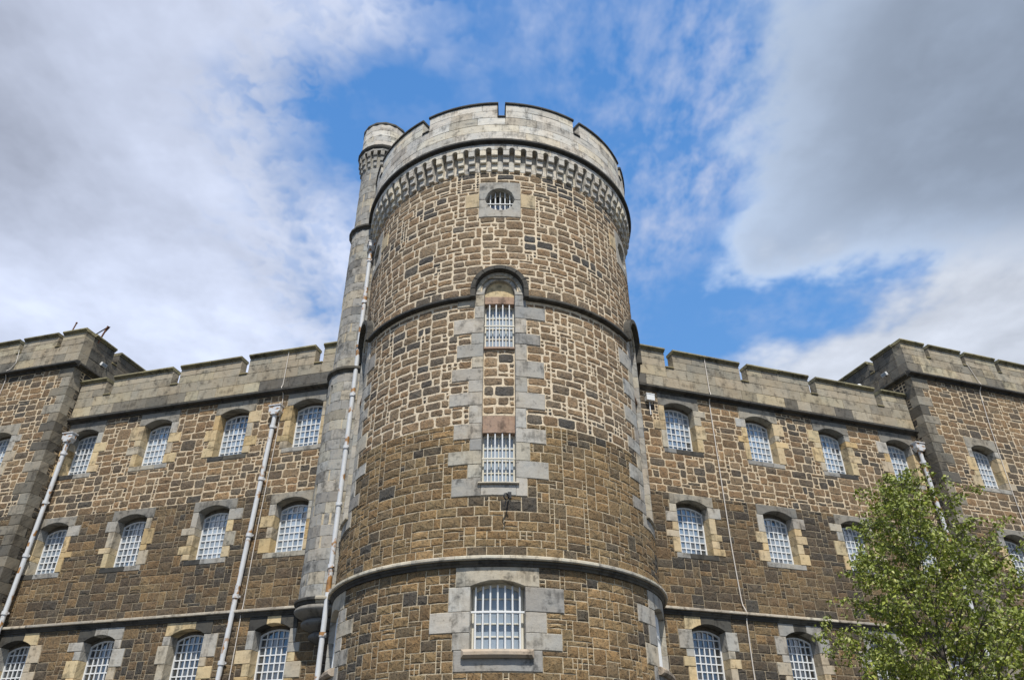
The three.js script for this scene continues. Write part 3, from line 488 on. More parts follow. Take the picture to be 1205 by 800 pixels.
// ---------------------------------------------------------------- the stair turret in the angle
{
  const r = rng(17), T = thing('stair_turret', 'slender round grey ashlar stair turret rising beside the big tower', 'turret', [-4.83, 0, 0.15]);
  const arcs = (R) => [-175 * RAD * R, 175 * RAD * R];
  const shafts = [[0.885, 6.96, 14.12], [0.825, 14.36, 20.30], [0.785, 20.53, 23.56]];
  const slits = [[-48, 13.05, 13.75], [-52, 9.6, 10.3], [-60, 16.6, 17.1]];
  for (const [R, v0, v1] of shafts) {
    const map = cylMap(R), n = Math.round((v1 - v0) / 0.345), lv = []; for (let i = 0; i <= n; i++) lv.push(lerp(v0, v1, i / n));
    const gaps = slits.filter((s) => s[1] > v0 && s[2] < v1).map(([a, b, c]) => ({ u0: a * RAD * R - 0.055, u1: a * RAD * R + 0.055, v0: lv.reduce((p, q) => Math.abs(q - b) < Math.abs(p - b) ? q : p), v1: lv.reduce((p, q) => Math.abs(q - c) < Math.abs(p - c) ? q : p) }));
    add(T, 'mortar_wall', one((gb) => sheet(gb, map, -Math.PI * R, Math.PI * R, v0 - 0.2, v1 + 0.2, gaps, 0.2, () => MORT_LOW, -0.014)), M.mortar);
    ashlar(T, map, 'ashlar_block', ...arcs(R), lv, -0.2, 0, 0.85, r, PAL.turret, { gaps, jit: 0.008, ch: 0.006 });
  }
  const ringAt = (R, v0, h, out, pal) => { const map = cylMap(R); course(T, map, 'ring_stone', -Math.PI * R, Math.PI * R, [[-0.1, v0], [out * 0.35, v0], [out * 0.5, v0 + h * 0.3], [out, v0 + h * 0.5], [out, v0 + h * 0.8], [out * 0.5, v0 + h], [-0.1, v0 + h]], 0.9, r, pal, { jit: 0.004 }); };
  ringAt(0.885, 6.78, 0.18, 0.10, PAL.dark.concat(PAL.turret)); ringAt(0.83, 14.10, 0.26, 0.15, PAL.dark); ringAt(0.79, 20.28, 0.25, 0.14, PAL.dark);
  // the corbelled foot: three swelling drums
  const drum = (r0, r1, v0, v1, c) => { const p = []; for (let i = 0; i <= 14; i++) { const t = i / 14, b = Math.sin(t * Math.PI * 0.74); p.push(new THREE.Vector2(lerp(r0, r1, b), lerp(v0, v1, t))); } const g = new THREE.LatheGeometry([new THREE.Vector2(0, v0), ...p, new THREE.Vector2(0, v1)], 40); const a = new Float32Array(g.attributes.position.count * 3); for (let i = 0; i < a.length; i += 3) { a[i] = c[0]; a[i + 1] = c[1]; a[i + 2] = c[2]; } g.setAttribute('color', new THREE.BufferAttribute(a, 3)); const uv = g.attributes.uv; for (let i = 0; i < uv.count; i++) uv.setXY(i, uv.getX(i) * 1.2, uv.getY(i) * 0.12 + v0); add(T, 'corbel_drum', g, M.ashlar); };
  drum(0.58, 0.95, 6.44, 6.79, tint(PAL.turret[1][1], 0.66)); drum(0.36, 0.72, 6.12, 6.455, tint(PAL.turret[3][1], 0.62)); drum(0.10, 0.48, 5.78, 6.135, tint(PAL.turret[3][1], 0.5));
  // head: small corbels, ring, battlements
  const R = 0.785, map = cylMap(R), N = 20;
  const cb = one((gb) => { for (let k = 0; k < 3; k++) boxBlock(gb, map, -0.062, 0.062, 23.56 + k * 0.25, 23.56 + (k + 1) * 0.25 - 0.004, -0.06, 0.055 * (k + 1), 0.012, tint(PAL.turret[0][1], 0.95)); });
  for (let k = 0; k < N; k++) { const m = add(T, 'corbel', cb, M.ashlar); m.rotation.y = (k + 0.5) * 2 * Math.PI / N; }
  add(T, 'mortar_wall', one((gb) => sheet(gb, map, -Math.PI * R, Math.PI * R, 23.5, 24.6, [], 0.2, () => sRGB(170, 165, 152), -0.004)), M.mortar);
  ashlar(T, map, 'parapet_block', -Math.PI * R, Math.PI * R, [24.312, 24.42], -0.1, 0.17, 0.7, r, PAL.turret, {});
  course(T, map, 'ring_stone', -Math.PI * R, Math.PI * R, [[-0.1, 24.42], [0.17, 24.42], [0.21, 24.48], [0.235, 24.55], [0.20, 24.62], [-0.1, 24.64]], 0.8, r, PAL.dark, { jit: 0.004 });
  const gaps = [-98, -34, 86, 150].map((a) => ({ u0: (a + 2) * RAD * R - 0.09, u1: (a + 2) * RAD * R + 0.09, v0: 25.2, v1: 26 })); gaps.splice(1, 1);
  ashlar(T, map, 'parapet_block', -Math.PI * R, Math.PI * R, [24.64, 24.92, 25.2, 25.52, 25.84], -0.12, 0.12, 0.75, r, PAL.parapet, { gaps, keep: true });
  const ed = [-Math.PI * R, ...gaps.flatMap((g) => [g.u0, g.u1]), Math.PI * R]; for (let i = 0; i < ed.length; i += 2) add(T, 'coping', one((gb) => boxBlock(gb, map, ed[i], ed[i + 1], 25.844, 25.97, -0.15, 0.155, 0.02, PAL.dark[2][1])), M.ashlar);
  const roof = new THREE.CylinderGeometry(0.72, 0.72, 0.08, 24); roof.translate(0, 24.9, 0); add(T, 'roof', roof, M.lead);
}

// ---------------------------------------------------------------- the wings and the end blocks
const ROWS = [{ sill: 12.03, spring: 13.58, top: 14.05, und: 11.86, n: 7, drop: 0.06, tone: 2.2 }, { sill: 8.57, spring: 10.11, top: ZONE, und: 8.40, n: 7, drop: 0.10, tone: 1.7 }, { sill: 4.56, spring: 6.33, top: 6.70, und: 4.40, n: 8, drop: 0.07, tone: 0.3 }];  // tone paints reflections into the panes: bright sky in upper rows, dark in lowest
const wingLevels = (top) => [0, 4.40, 4.56, 6.33, 6.70, 6.93, 8.40, 8.57, 10.11, ZONE, 11.86, 12.03, 13.58, 14.05, ...top];
const rowPal = (row) => (v) => { const t = (v - row.sill) / (row.spring - row.sill); return t > 0.72 ? PAL.grey : t > 0.5 ? PAL.buff.concat(PAL.grey) : PAL.buff; };
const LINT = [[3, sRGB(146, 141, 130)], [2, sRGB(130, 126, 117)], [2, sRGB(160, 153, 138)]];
function cellWindow(G, wall, r, uc, row) {
  const hw = 0.56, dep = 0.36, rise = 0.17, sp = row.spring;
  wall.holes.push({ u0: uc - hw - 0.07, u1: uc + hw + 0.07, v0: row.und + 0.05, v1: sp + rise + 0.08 }); wall.block.push({ u0: uc - hw, u1: uc + hw, v0: row.und, v1: sp + 0.2 });
  for (const s of [-1, 1]) jambs(G, wall, r, uc + s * hw, s, row.sill, sp, 0.24, 0.44, dep + 0.12, rowPal(row), 'jamb_stone', [2, 4]);
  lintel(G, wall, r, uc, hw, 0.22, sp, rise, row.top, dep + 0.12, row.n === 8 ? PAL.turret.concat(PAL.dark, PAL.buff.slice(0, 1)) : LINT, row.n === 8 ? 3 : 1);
  const a = wall.snap(uc - hw - 0.18), b = wall.snap(uc + hw + 0.18); wall.block.push({ u0: a, u1: b, v0: row.und, v1: row.sill });
  for (const [x, y] of [[a, lerp(a, b, 0.3 + 0.4 * r())]].flatMap(([p, m]) => [[p, m], [m, b]])) add(G, 'sill', one((gb) => boxBlock(gb, wall.map, x + 0.003, y - 0.003, row.und + 0.004, row.sill - 0.002, -dep - 0.1, 0.02, 0.012, tint(pick(r, PAL.turret.concat(PAL.dark)), 0.9), 4, [r() * 4, r() * 4])), M.ashlar);
  const top = arc(uc, hw - 0.003, sp - row.drop, rise - 0.02, 10);         // the back of the head comes down a little lower than the arch in front
  add(G, 'window_head', one((gb) => loopBlock(gb, wall.map, top.map((p) => [p[0], p[1] - 0.01]), top.map((p) => [p[0], sp + rise + 0.06]), -dep - 0.1, -dep + 0.05, 0.008, sRGB(104, 97, 84))), M.ashlar);  // dark colour holds soot plus painted shade from under the arch
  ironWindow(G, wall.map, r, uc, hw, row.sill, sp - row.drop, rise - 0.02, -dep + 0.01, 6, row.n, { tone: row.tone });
}
const CORN = (v) => [[-0.02, v], [0.05, v], [0.06, v + 0.06], [0.20, v + 0.08], [0.22, v + 0.11], [0.215, v + 0.17], [0.15, v + 0.21], [-0.02, v + 0.25]];
const STRING = [[-0.02, 6.832], [0.15, 6.832], [0.165, 6.85], [0.16, 6.90], [0.12, 6.925], [-0.02, 6.945]], BED = [[-0.02, 6.705], [0.04, 6.705], [0.06, 6.75], [0.09, 6.78], [0.105, 6.827], [-0.02, 6.827]];
const stringPal = [[2, sRGB(178, 168, 150)], [1, sRGB(160, 151, 136)], [1, sRGB(190, 180, 158)]];
function battlement(G, map, r, u0, u1, v0, slotV, top, slots, d0, d1, pal, slotW = 0.26) {
  const n = Math.max(2, Math.round((slotV - v0) / 0.36)), lv = []; for (let i = 0; i <= n; i++) lv.push(lerp(v0, slotV, i / n));
  ashlar(G, map, 'parapet_block', u0, u1, lv.slice(0, 2), d0, d1, 0.85, r, pal.concat([[3, sRGB(128, 121, 107)], [2, sRGB(100, 96, 88)], [2, sRGB(182, 170, 142)]]), { keep: true }); ashlar(G, map, 'parapet_block', u0, u1, lv.slice(1), d0, d1, 0.85, r, pal, { keep: true });
  const gaps = slots.map((s) => ({ u0: s - slotW / 2, u1: s + slotW / 2, v0: slotV, v1: top + 1 })).filter((g) => g.u1 > u0 && g.u0 < u1).sort((p, q) => p.u0 - q.u0);
  ashlar(G, map, 'parapet_block', u0, u1, [slotV, (slotV + top - 0.1) / 2, top - 0.1], d0, d1, 0.9, r, pal, { gaps, keep: true });
  const e = [u0 - 0.04, ...gaps.flatMap((g) => [g.u0 + 0.01, g.u1 - 0.01]), u1 + 0.04];
  for (let i = 0; i < e.length; i += 2) { if (e[i + 1] - e[i] < 0.05) continue; let k = Math.max(1, Math.round((e[i + 1] - e[i]) / 1.3)); for (let j = 0; j < k; j++) add(G, 'coping', one((gb) => { const x = lerp(e[i], e[i + 1], j / k) + 0.003, y = lerp(e[i], e[i + 1], (j + 1) / k) - 0.003, c = tint(pick(r, [[1, sRGB(150, 142, 108)], [1, sRGB(132, 125, 98)]]), 0.85 + 0.25 * r()); boxBlock(gb, map, x, y, top - 0.052, top + 0.03, d0 - 0.05, d1 + 0.105 + 0.012 * r(), 0.02, c); boxBlock(gb, map, x, y, top - 0.098, top - 0.053, d0 - 0.02, d1 + 0.05, 0.012, c); }), M.ashlar); }
  for (const g of gaps) add(G, 'crenel_sill', one((gb) => boxBlock(gb, map, g.u0 + 0.004, g.u1 - 0.004, slotV + 0.003, slotV + 0.06, d0 - 0.02, d1 + 0.04, 0.012, sRGB(138, 128, 96))), M.ashlar);
}
function wing(side) {
  const L = side < 0, ang = L ? 14.9 : 19.0, dist = L ? 1.5 : 1.4, turn = (L ? -ang : ang) * RAD, n = [Math.sin(turn), 0, Math.cos(turn)];
  const r = rng(L ? 301 : 402), end = L ? 16.0 : 16.28, start = 4.12;
  const G = thing('prison_wing', L ? 'brown stone wing with three rows of white barred windows, behind the grey turret' : 'brown stone wing with barred windows, partly hidden by the birch tree', 'building', [n[0] * dist, 0, n[2] * dist], turn, 'wings either side of the tower');
  const a = L ? -end : start, b = a + CW * Math.round((end - start) / CW), wall = new Wall({ map: flat, u0: a, u1: b, zone: ZONE, levels: wingLevels([]) });
  wall.block.push({ u0: -99, u1: 99, v0: 6.70, v1: 6.93 });
  const colsS = L ? [6.25, 9.03, 12.08, 15.14] : [5.97, 9.17, 12.25, 15.28];
  for (const s of colsS) for (const row of ROWS) cellWindow(G, wall, r, side * s, row);
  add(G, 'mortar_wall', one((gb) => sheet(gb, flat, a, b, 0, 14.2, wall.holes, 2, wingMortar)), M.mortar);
  const cnt = layStones(G, wall, L ? 77 : 88, PAL.wingUp, PAL.wingLow);
  course(G, flat, 'string_course_stone', a, b, STRING, 1.3, r, stringPal); course(G, flat, 'bed_mould_stone', a, b, BED, 1.4, r, PAL.dark);
  course(G, flat, 'cornice_stone', a, b, CORN(14.05), 1.2, r, PAL.dark);
  const slots = L ? [-5.97 - 0.1, -8.99, -11.82, -14.69] : [5.80, 8.87, 11.88, 14.93];
  battlement(G, flat, r, a, b, 14.30, 15.08, 15.80, slots, -0.24, 0.09, PAL.wingparapet, 0.32);
  const top = new THREE.BoxGeometry(b - a, 0.12, 9); top.translate((a + b) / 2, 14.5, -4.9); add(G, 'roof', top, M.slate);
  console.log('wing stones', cnt);
  // the end block, standing 0.62 m forward
  const q = rng(L ? 511 : 622), off = dist + 0.62, B = thing('end_block', L ? 'taller end block with roof aerials, beyond the rusty downpipe' : 'taller battlemented end block behind the birch tree', 'building', [n[0] * off, 0, n[2] * off], turn, 'end blocks of the wings');
  const c0 = L ? 16.04 : 16.32, e0 = c0 + 7.2, fa = L ? -e0 : c0, fb = fa + CW * Math.round((e0 - c0) / CW), BV = L ? 16.20 : 16.36, BT = L ? 17.82 : 18.0;
  const corner = L ? fb : fa, fw = new Wall({ map: flat, u0: fa, u1: fb, zone: ZONE, levels: wingLevels([BV]) });
  // side faces: u runs to the right as seen from outside
  const depth = 6.0, sideMap = L ? (u, v, d) => [corner + d, v, -u] : (u, v, d) => [corner - d, v, u];
  const su0 = L ? 0 : -depth, sw = new Wall({ map: sideMap, u0: su0, u1: su0 + CW * Math.round(depth / CW), zone: ZONE, levels: wingLevels([BV]) });
  fw.block.push({ u0: -99, u1: 99, v0: 6.70, v1: 6.93 }); sw.block.push({ u0: -99, u1: 99, v0: 6.70, v1: 6.93 });
  for (const s of L ? [18.35, 21.4] : [18.72, 21.75]) for (const row of ROWS) cellWindow(B, fw, q, side * s, row);
  // quoins wrap the corner, long on one face and short on the other by turns
  { const rows = fw.rows; let i = 0, k = 0; while (i < rows.length - 1) { let m = Math.min(3, rows.length - 1 - i); if (rows.length - 1 - i - m === 1) m++; const v0 = rows[i], v1 = rows[i + m], lf = fw.snap(corner - 0) , wF = Math.round((k % 2 ? 0.72 : 0.40) * (0.85 + 0.3 * q()) / CW) * CW, wS = Math.round((k % 2 ? 0.36 : 0.52) / CW) * CW, g = 0.004, p = 0.016 + 0.006 * q();
      const x0 = L ? corner - wF : corner - p, x1 = L ? corner + p : corner + wF, col = tint(pick(q, [[3, sRGB(138, 130, 114)], [3, sRGB(118, 111, 97)], [2, sRGB(152, 144, 128)], [2, sRGB(98, 93, 83)]]), 0.85 + 0.2 * q());
      // front slab plus side return in one stone
      const qm = (u, v, d) => [u, v, d];
      add(B, 'quoin', one((gb) => boxBlock(gb, qm, x0 + (L ? g : 0), x1 - (L ? 0 : g), v0 + g, v1 - g, -wS + g, p, 0.014, col, 4, [q() * 4, q() * 4])), M.ashlar);
      fw.block.push({ u0: L ? corner - wF : corner, u1: L ? corner : corner + wF, v0, v1 }); sw.block.push({ u0: L ? 0 : -wS, u1: L ? wS : 0, v0, v1 }); i += m; k++; } }
  add(B, 'mortar_wall', one((gb) => { sheet(gb, flat, fa, fb, 0, BV + 0.2, fw.holes, 2, wingMortar); sheet(gb, sideMap, sw.u0, sw.u1, 0, BV + 0.2, [], 2, wingMortar); }), M.mortar);
  layStones(B, fw, L ? 910 : 920, PAL.wingUp, PAL.wingLow, 250);
  layStones(B, sw, L ? 930 : 940, SIDE_DARK, SIDE_DARK, 40);
  const outer = 0.17;
  course(B, flat, 'string_course_stone', L ? fa : fa - 0.13, L ? fb + 0.13 : fb, STRING, 1.3, q, stringPal); course(B, flat, 'bed_mould_stone', L ? fa : fa - 0.08, L ? fb + 0.08 : fb, BED, 1.4, q, PAL.dark);
  course(B, flat, 'cornice_stone', L ? fa : fa - outer, L ? fb + outer : fb, CORN(BV), 1.2, q, PAL.dark);
  course(B, sideMap, 'cornice_stone', sw.u0, sw.u1, CORN(BV), 1.2, q, PAL.dark);
  const bs = L ? [-17.12, -18.95, -20.8] : [17.52, 19.4, 21.25];
  const pv = BT - 0.62;
  battlement(B, flat, q, L ? fa : fa - 0.09, L ? fb + 0.09 : fb, BV + 0.25, pv, BT, bs, -0.36, 0.09, PAL.wingparapet, 0.22);
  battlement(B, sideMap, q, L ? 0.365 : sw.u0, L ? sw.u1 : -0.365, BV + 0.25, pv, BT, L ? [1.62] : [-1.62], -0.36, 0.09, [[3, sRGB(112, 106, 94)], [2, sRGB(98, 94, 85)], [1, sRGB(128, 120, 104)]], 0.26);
  const rt = new THREE.BoxGeometry(fb - fa - 0.3, 0.1, depth - 0.4); rt.translate((fa + fb) / 2, BV + 0.1, -depth / 2); add(B, 'roof', rt, M.slate);
  return { G, B, n, turn, dist };
}
const LW = wing(-1), RW = wing(1);
const onWing = (w, u, v, d) => { const c = Math.cos(w.turn), s = Math.sin(w.turn); return new THREE.Vector3(u * c + (d + w.dist) * s, v, -u * s + (d + w.dist) * c); };

// ---------------------------------------------------------------- downpipes and cables
function pipeSeg(a, b, rad, seg = 12, v0 = 0) { const L = a.distanceTo(b), g = new THREE.CylinderGeometry(rad, rad, L, seg, 1, true); const uv = g.attributes.uv; for (let i = 0; i < uv.count; i++) uv.setXY(i, uv.getX(i) * 0.12 + v0, uv.getY(i) * L * 0.16 + v0); g.applyQuaternion(new THREE.Quaternion().setFromUnitVectors(new THREE.Vector3(0, 1, 0), b.clone().sub(a).normalize())); g.translate((a.x + b.x) / 2, (a.y + b.y) / 2, (a.z + b.z) / 2); return g; }
function downpipe(label, top, bottom, turn, seed, hop = true) {
  const T = thing('downpipe', label, 'downpipe', [bottom.x, 0, bottom.z], 0, 'downpipes on the walls'), r = rng(seed), o = new THREE.Vector3(bottom.x, 0, bottom.z), A = top.clone().sub(o), B = bottom.clone().sub(o), dir = B.clone().sub(A), L = dir.length(); dir.normalize();
  const R = 0.074; let t = hop ? 0.55 : 0;
  if (hop) {
    const h = new THREE.Shape([new THREE.Vector2(-0.20, 0), new THREE.Vector2(0.20, 0), new THREE.Vector2(0.20, -0.19), new THREE.Vector2(0.09, -0.31), new THREE.Vector2(-0.09, -0.31), new THREE.Vector2(-0.20, -0.19)]);
    const g = new THREE.ExtrudeGeometry(h, { depth: 0.22, bevelEnabled: true, bevelSize: 0.012, bevelThickness: 0.012, bevelSegments: 2 }); g.translate(0, 0.14, -0.11); const m = add(T, 'hopper', g, M.pipe); m.position.copy(A); m.rotation.y = turn;
    const rim = add(m, 'rim', new THREE.BoxGeometry(0.46, 0.04, 0.30), M.pipe); rim.position.set(0, 0.155, 0);
    const p0 = A.clone().addScaledVector(dir, 0.12), p1 = A.clone().addScaledVector(dir, 0.58).add(new THREE.Vector3(Math.cos(turn) * -0.0, 0, 0));
    add(T, 'swan_neck', pipeSeg(p0, p1, R, 12, r()), M.pipe);
  }
  while (t < L) { const e = Math.min(L, t + 1.83); add(T, 'pipe_section', pipeSeg(A.clone().addScaledVector(dir, t), A.clone().addScaledVector(dir, e), R, 14, r()), M.pipe); add(T, 'collar', pipeSeg(A.clone().addScaledVector(dir, t), A.clone().addScaledVector(dir, t + 0.11), R * 1.34, 14, r()), M.pipe); const ear = add(T, 'bracket', new THREE.BoxGeometry(0.24, 0.05, 0.03), M.pipe); ear.position.copy(A).addScaledVector(dir, t + 0.055); ear.position.x -= Math.sin(turn) * 0.05; ear.position.z -= Math.cos(turn) * 0.05; ear.rotation.y = turn; t = e; }
}
downpipe('white downpipe streaked with rust between the two window columns beside the turret', onWing(LW, -7.36, 13.40, 0.14), onWing(LW, -7.82, 0.3, 0.12), LW.turn, 1);
downpipe('white downpipe in the corner where the end block with aerials stands forward', onWing(LW, -15.66, 13.42, 0.17), onWing(LW, -15.93, 0.3, 0.30), LW.turn, 2);
downpipe('grey downpipe rising out of the birch leaves into a hopper', onWing(RW, 16.08, 13.50, 0.17), onWing(RW, 16.20, 0.3, 0.25), RW.turn, 3);
{
  downpipe('long white downpipe running down between the round tower and the turret', new THREE.Vector3(-4.69, 19.35, 1.0), new THREE.Vector3(-4.70, 0.3, 1.08), -70 * RAD, 4); }
function cable(label, pts, rad = 0.015) { const c = new THREE.CatmullRomCurve3(pts, false, 'catmullrom', 0.2), m = add(scene, numbered('lightning_cable'), new THREE.TubeGeometry(c, pts.length * 10, rad, 6), M.cable); m.userData = { label, category: 'cable', group: 'cables running down the masonry' }; }
{ const w = (W0, s, list) => list.map(([u, v, d]) => onWing(W0, s * u, v, d));
  cable('thin pale cable hanging down the wall close to the rusty downpipe', w(LW, -1, [[7.28, 15.84, 0.17], [7.28, 15.7, 0.12], [7.29, 14.4, 0.12], [7.29, 14.25, 0.20], [7.25, 14.0, 0.04], [7.24, 12.2, 0.04], [7.32, 9.5, 0.04], [7.33, 7.0, 0.05], [7.34, 6.86, 0.16], [7.34, 6.7, 0.05], [7.36, 4.6, 0.04], [7.36, 0.2, 0.04]]));
  cable('thin white cable between the two window columns next to the tower', w(RW, 1, [[7.27, 15.84, 0.17], [7.27, 15.7, 0.12], [7.27, 14.4, 0.12], [7.26, 14.22, 0.21], [7.24, 14.0, 0.04], [7.22, 12, 0.04], [7.20, 9.0, 0.04], [7.24, 7.2, 0.05], [7.30, 6.92, 0.15], [7.30, 6.7, 0.05], [7.26, 5.0, 0.04], [7.25, 0.2, 0.04]]), 0.019);
  cable('thin pale cable down the end block above the birch tree', w(RW, 1, [[19.42, 17.5, 0.75], [19.55, 17.3, 0.74], [19.75, 16.7, 0.75], [19.74, 16.5, 0.83], [19.70, 16.2, 0.67], [19.55, 14.6, 0.67], [19.42, 12.0, 0.67], [19.40, 8, 0.67]]));
  cable('short pale cable hanging from a notch in the parapet with aerials', w(LW, -1, [[18.93, 17.35, 0.76], [18.90, 17.15, 0.74], [18.85, 16.75, 0.74], [19.02, 16.5, 0.74], [19.10, 16.36, 0.83], [19.12, 16.1, 0.67], [19.13, 14.5, 0.67], [19.13, 10, 0.67]])); }

// ---------------------------------------------------------------- small fittings
{
  const box = (name, label, cat, pos, size, mat, turn = 0, extra) => { const T = thing(name, label, cat, [pos.x, pos.y, pos.z], turn); const b = new THREE.BoxGeometry(...size); add(T, 'housing', b, mat); if (extra) extra(T); return T; };
  box('junction_box', 'small white box on the wall between tower and first window', 'box', onWing(RW, 4.86, 13.74, 0.10), [0.30, 0.22, 0.16], M.white, RW.turn, (T) => { add(T, 'cover', new THREE.BoxGeometry(0.32, 0.03, 0.18), M.white).position.set(0, 0.125, 0); add(T, 'conduit', new THREE.CylinderGeometry(0.02, 0.02, 0.5, 8), M.white).position.set(0.0, -0.35, -0.05); });
  // rusty iron bracket under the tower's lower slit of windows
  const B = thing('iron_bracket', 'small black iron bracket sticking out below the tower window', 'bracket', [Math.sin(4.2 * RAD) * TR, 8.42, Math.cos(4.2 * RAD) * TR]);
  const rod = (a, b, rad) => pipeSeg(new THREE.Vector3(...a), new THREE.Vector3(...b), rad, 8);
  add(B, 'arm', rod([0.02, 0.05, -0.05], [-0.05, -0.02, 0.32], 0.022), M.black); add(B, 'plate', new THREE.BoxGeometry(0.09, 0.16, 0.03), M.black).position.set(0.02, 0.05, 0.035); const hk = add(B, 'hook', new THREE.TorusGeometry(0.07, 0.018, 6, 14, 4.6), M.black); hk.position.set(-0.06, -0.09, 0.32); hk.rotation.y = 0.6;
  add(B, 'pin', rod([-0.06, -0.16, 0.32], [-0.10, -0.34, 0.30], 0.014), M.black);
  // aerials on the end block's roof
  const p1 = onWing(LW, -16.22, 17.86, 0.35), A = thing('roof_aerial', 'bent metal aerial on the roof corner of the end block', 'aerial', [p1.x, p1.y, p1.z], LW.turn);
  add(A, 'mast', rod([0.24, -0.3, -0.3], [0.47, 0.50, -0.3], 0.034), M.rusty); add(A, 'crossarm', rod([-0.05, 0.16, -0.3], [0.50, 0.46, -0.3], 0.024), M.black); add(A, 'element', rod([0.34, 0.38, -0.34], [0.62, 0.36, -0.2], 0.03), M.rusty); add(A, 'element', rod([0.42, 0.22, -0.3], [0.58, 0.45, -0.3], 0.022), M.rusty);
  const p2 = onWing(LW, -16.78, 17.82, 0.66), S = thing('roof_stake', 'short reddish stake standing above the end block parapet', 'stake', [p2.x, p2.y, p2.z], LW.turn); add(S, 'rod', rod([0, 0.0, 0], [0.10, 0.46, 0], 0.026), M.rusty); add(S, 'cap', new THREE.SphereGeometry(0.04, 10, 8), M.rusty).position.set(0.10, 0.46, 0);
  // small lights on the side faces of the end blocks
  for (const [w, s, lab1, lab2] of [[LW, -1, 'small white floodlight on the dark side wall of the block with aerials', 'white globe lamp behind the parapet beside the block with aerials'], [RW, 1, 'small floodlight on the dark side wall of the block above the birch', 'white globe lamp behind the parapet beside the block above the birch']]) {
    const cs = s < 0 ? 15.76 : 16.09, f = onWing(w, s * cs, s < 0 ? 16.80 : 16.95, -0.35), F = thing('floodlight', lab1, 'lamp', [f.x, f.y, f.z], w.turn, 'floodlights on the end blocks'); const hd = add(F, 'head', new THREE.BoxGeometry(0.10, 0.14, 0.26), M.white); hd.rotation.z = s < 0 ? -0.5 : 0.5; add(F, 'bracket', new THREE.BoxGeometry(0.12, 0.03, 0.04), M.black).position.set(s < 0 ? -0.06 : 0.06, -0.06, 0); add(hd, 'lens', new THREE.BoxGeometry(0.012, 0.10, 0.22), M.paleglass).position.set(s < 0 ? 0.056 : -0.056, 0, 0);
    const g = onWing(w, s * (cs - 0.05), s < 0 ? 17.02 : 17.12, -1.7), Q = thing('globe_lamp', lab2, 'lamp', [g.x, g.y, g.z], w.turn, 'globe lamps on the end blocks'); add(Q, 'globe', new THREE.SphereGeometry(0.10, 18, 12), M.white); const ar = add(Q, 'arm', new THREE.CylinderGeometry(0.02, 0.02, 0.2, 8), M.black); ar.rotation.z = Math.PI / 2; ar.position.set(s < 0 ? -0.1 : 0.1, 0, 0);
  }
}

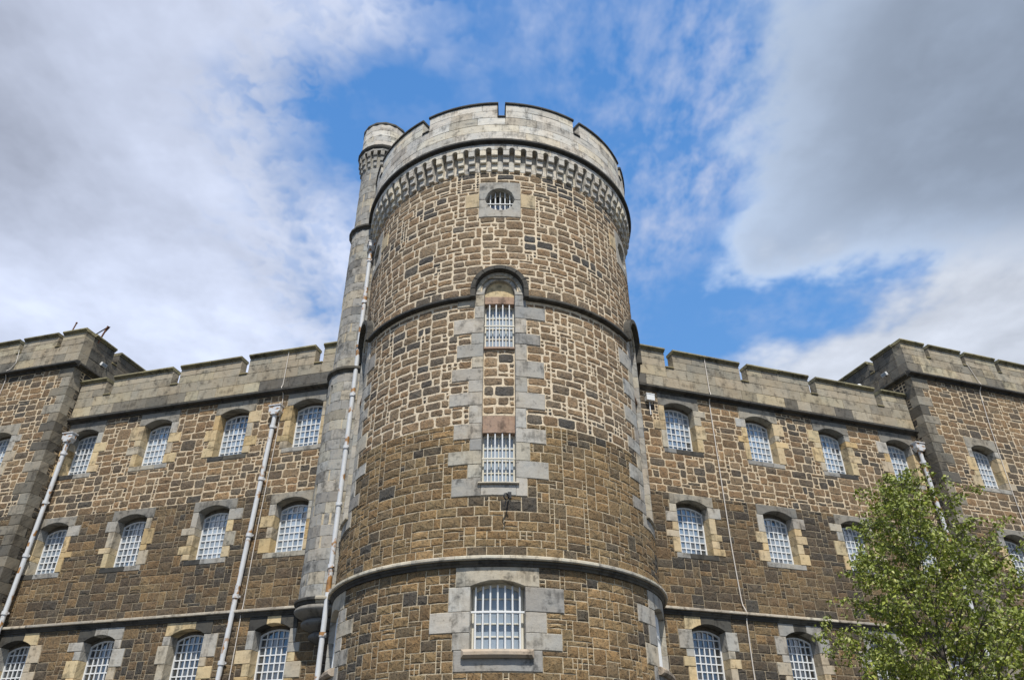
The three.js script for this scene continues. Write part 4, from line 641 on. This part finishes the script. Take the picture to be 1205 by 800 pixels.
// ---------------------------------------------------------------- birch trees
function birch(label, pos, height, lean, crownR, crownBase, nLimb, seed, tilt = 0) {
  const r = rng(seed), T = thing('birch_tree', label, 'tree', pos, 0, 'young birches in front of the wing'), bark = [], leaves = new GB();
  const trunkPt = (t) => new THREE.Vector3(lean[0] * t + 0.06 * Math.sin(t * 7), height * t, lean[1] * t + 0.05 * Math.sin(t * 5 + 1));
  const tube = (pts, r0, r1, seg, sides) => { const c = new THREE.CatmullRomCurve3(pts), g = new THREE.TubeGeometry(c, seg, 1, sides), p = g.attributes.position; for (let i = 0; i <= seg; i++) { const cp = c.getPointAt(i / seg), k = lerp(r0, r1, i / seg); for (let j = 0; j <= sides; j++) { const q = i * (sides + 1) + j; p.setXYZ(q, cp.x + (p.getX(q) - cp.x) * k, cp.y + (p.getY(q) - cp.y) * k, cp.z + (p.getZ(q) - cp.z) * k); } } g.computeVertexNormals(); return g; };
  const tp = []; for (let i = 0; i <= 10; i++) tp.push(trunkPt(i / 10)); add(T, 'trunk', tube(tp, 0.055, 0.006, 30, 8), BARK);
  const leaf = (p, dir) => {
    const s = 0.018 + 0.017 * r(), yaw = r() * 6.283, dr = -0.2 - 1.0 * r(), a = new THREE.Vector3(Math.cos(yaw) * Math.cos(dr), Math.sin(dr), Math.sin(yaw) * Math.cos(dr)), b = new THREE.Vector3(r() - 0.5, r() - 0.5, r() - 0.5).cross(a).normalize(), nn = a.clone().cross(b);
    const P = (x, y, z) => [p.x + a.x * x + b.x * y + nn.x * z, p.y + a.y * x + b.y * y + nn.y * z, p.z + a.z * x + b.z * y + nn.z * z];
    const k = r(), c = tint(k < 0.72 ? LEAF[0] : k < 0.93 ? LEAF[1] : LEAF[2], 0.75 + 0.5 * r()), t = [0, 0];
    const A = P(0, 0, 0), B = P(s * 0.75, s * 0.62, s * 0.16), C = P(s * 1.9, 0, -s * 0.1), D = P(s * 0.75, -s * 0.62, s * 0.16), m = P(s * 0.9, 0, 0);
    leaves.tri(A, m, B, t, t, t, c); leaves.tri(B, m, C, t, t, t, c); leaves.tri(A, D, m, t, t, t, c); leaves.tri(D, C, m, t, t, t, c);
  };
  const yc = height - crownR * tilt, ry = crownR * tilt;                     // the crown is an uneven egg about this height
  for (let i = 0; i < nLimb; i++) {
    const q = (i + 0.5) / nLimb, az = i * 2.399 + r() * 0.7, cy = lerp(-0.95, 0.99, q), rr = (cy < 0.15 ? Math.sqrt(1 - cy * cy) : Math.pow(1 - cy, 0.62) * 1.10) * (0.62 + 0.42 * r()) * (1 + 0.16 * Math.sin(az * 2 + seed)), end = new THREE.Vector3(lean[0] + Math.cos(az) * rr * crownR, yc + cy * ry * (0.88 + 0.14 * r()), lean[1] + Math.sin(az) * rr * crownR);
    const hb = clamp((end.y - rr * crownR * 0.75) / height, crownBase, 0.97), base = trunkPt(hb), L = base.distanceTo(end), mid = base.clone().lerp(end, 0.5).add(new THREE.Vector3(0, L * 0.10, 0)), pts = [base, mid, end];
    bark.push(tube(pts, 0.015 * (1.2 - hb), 0.003, 10, 5)); const c = new THREE.CatmullRomCurve3(pts), nt = Math.round(4 + L * 9);
    for (let k = 0; k < nt; k++) {
      const s = lerp(0.25, 1, (k + r()) / nt), o = c.getPoint(s), ta = r() * 6.283, tl = 0.16 + 0.30 * r(), te = o.clone().add(new THREE.Vector3(Math.cos(ta) * tl * 0.8, (r() - 0.35) * tl * 0.9, Math.sin(ta) * tl * 0.8)), tm = o.clone().lerp(te, 0.55).add(new THREE.Vector3(0, 0.05 * tl, 0)); te.y -= 0.10 * tl;
      bark.push(tube([o, tm, te], 0.005, 0.0015, 4, 3)); const tc = new THREE.CatmullRomCurve3([o, tm, te]), nl = Math.round((r() < 0.3 ? 3 : 12) + 46 * tl * (0.4 + r()));
      for (let w = 0; w < nl; w++) { const p = tc.getPoint(lerp(0.1, 1.0, Math.pow(r(), 0.8))); p.x += (r() - 0.5) * 0.09; p.y += (r() - 0.62) * 0.10; p.z += (r() - 0.5) * 0.09; leaf(p); }
    }
  }
  const lb = mergeGeometries(bark); add(T, 'limbs', lb, BARK);
  const cr = add(T, 'crown', leaves.geo(), LEAFM); cr.userData.kind = 'stuff'; console.log('leaves', leaves.p.length / 36);
}
const BARK = std({ color: new THREE.Color(0.10, 0.085, 0.07), roughness: 0.9 }), LEAFM = new THREE.MeshPhysicalMaterial({ vertexColors: true, roughness: 0.55, transmission: 0.3, thickness: 0, side: THREE.DoubleSide });
const LEAF = [[0.22, 0.265, 0.026], [0.33, 0.365, 0.040], [0.55, 0.55, 0.19]];
birch('young birch with a tall pointed crown in front of the wing', [5.80, 0, 12.4], 5.85, [0.10, 0], 1.68, 0.2, 108, 61, 1.26);
birch('birch with lower rounder crown in front of the end block', [7.60, 0, 13.1], 4.35, [0.1, 0], 1.45, 0.18, 66, 62, 1.05);

console.log('built');
renderer.render(scene, camera);
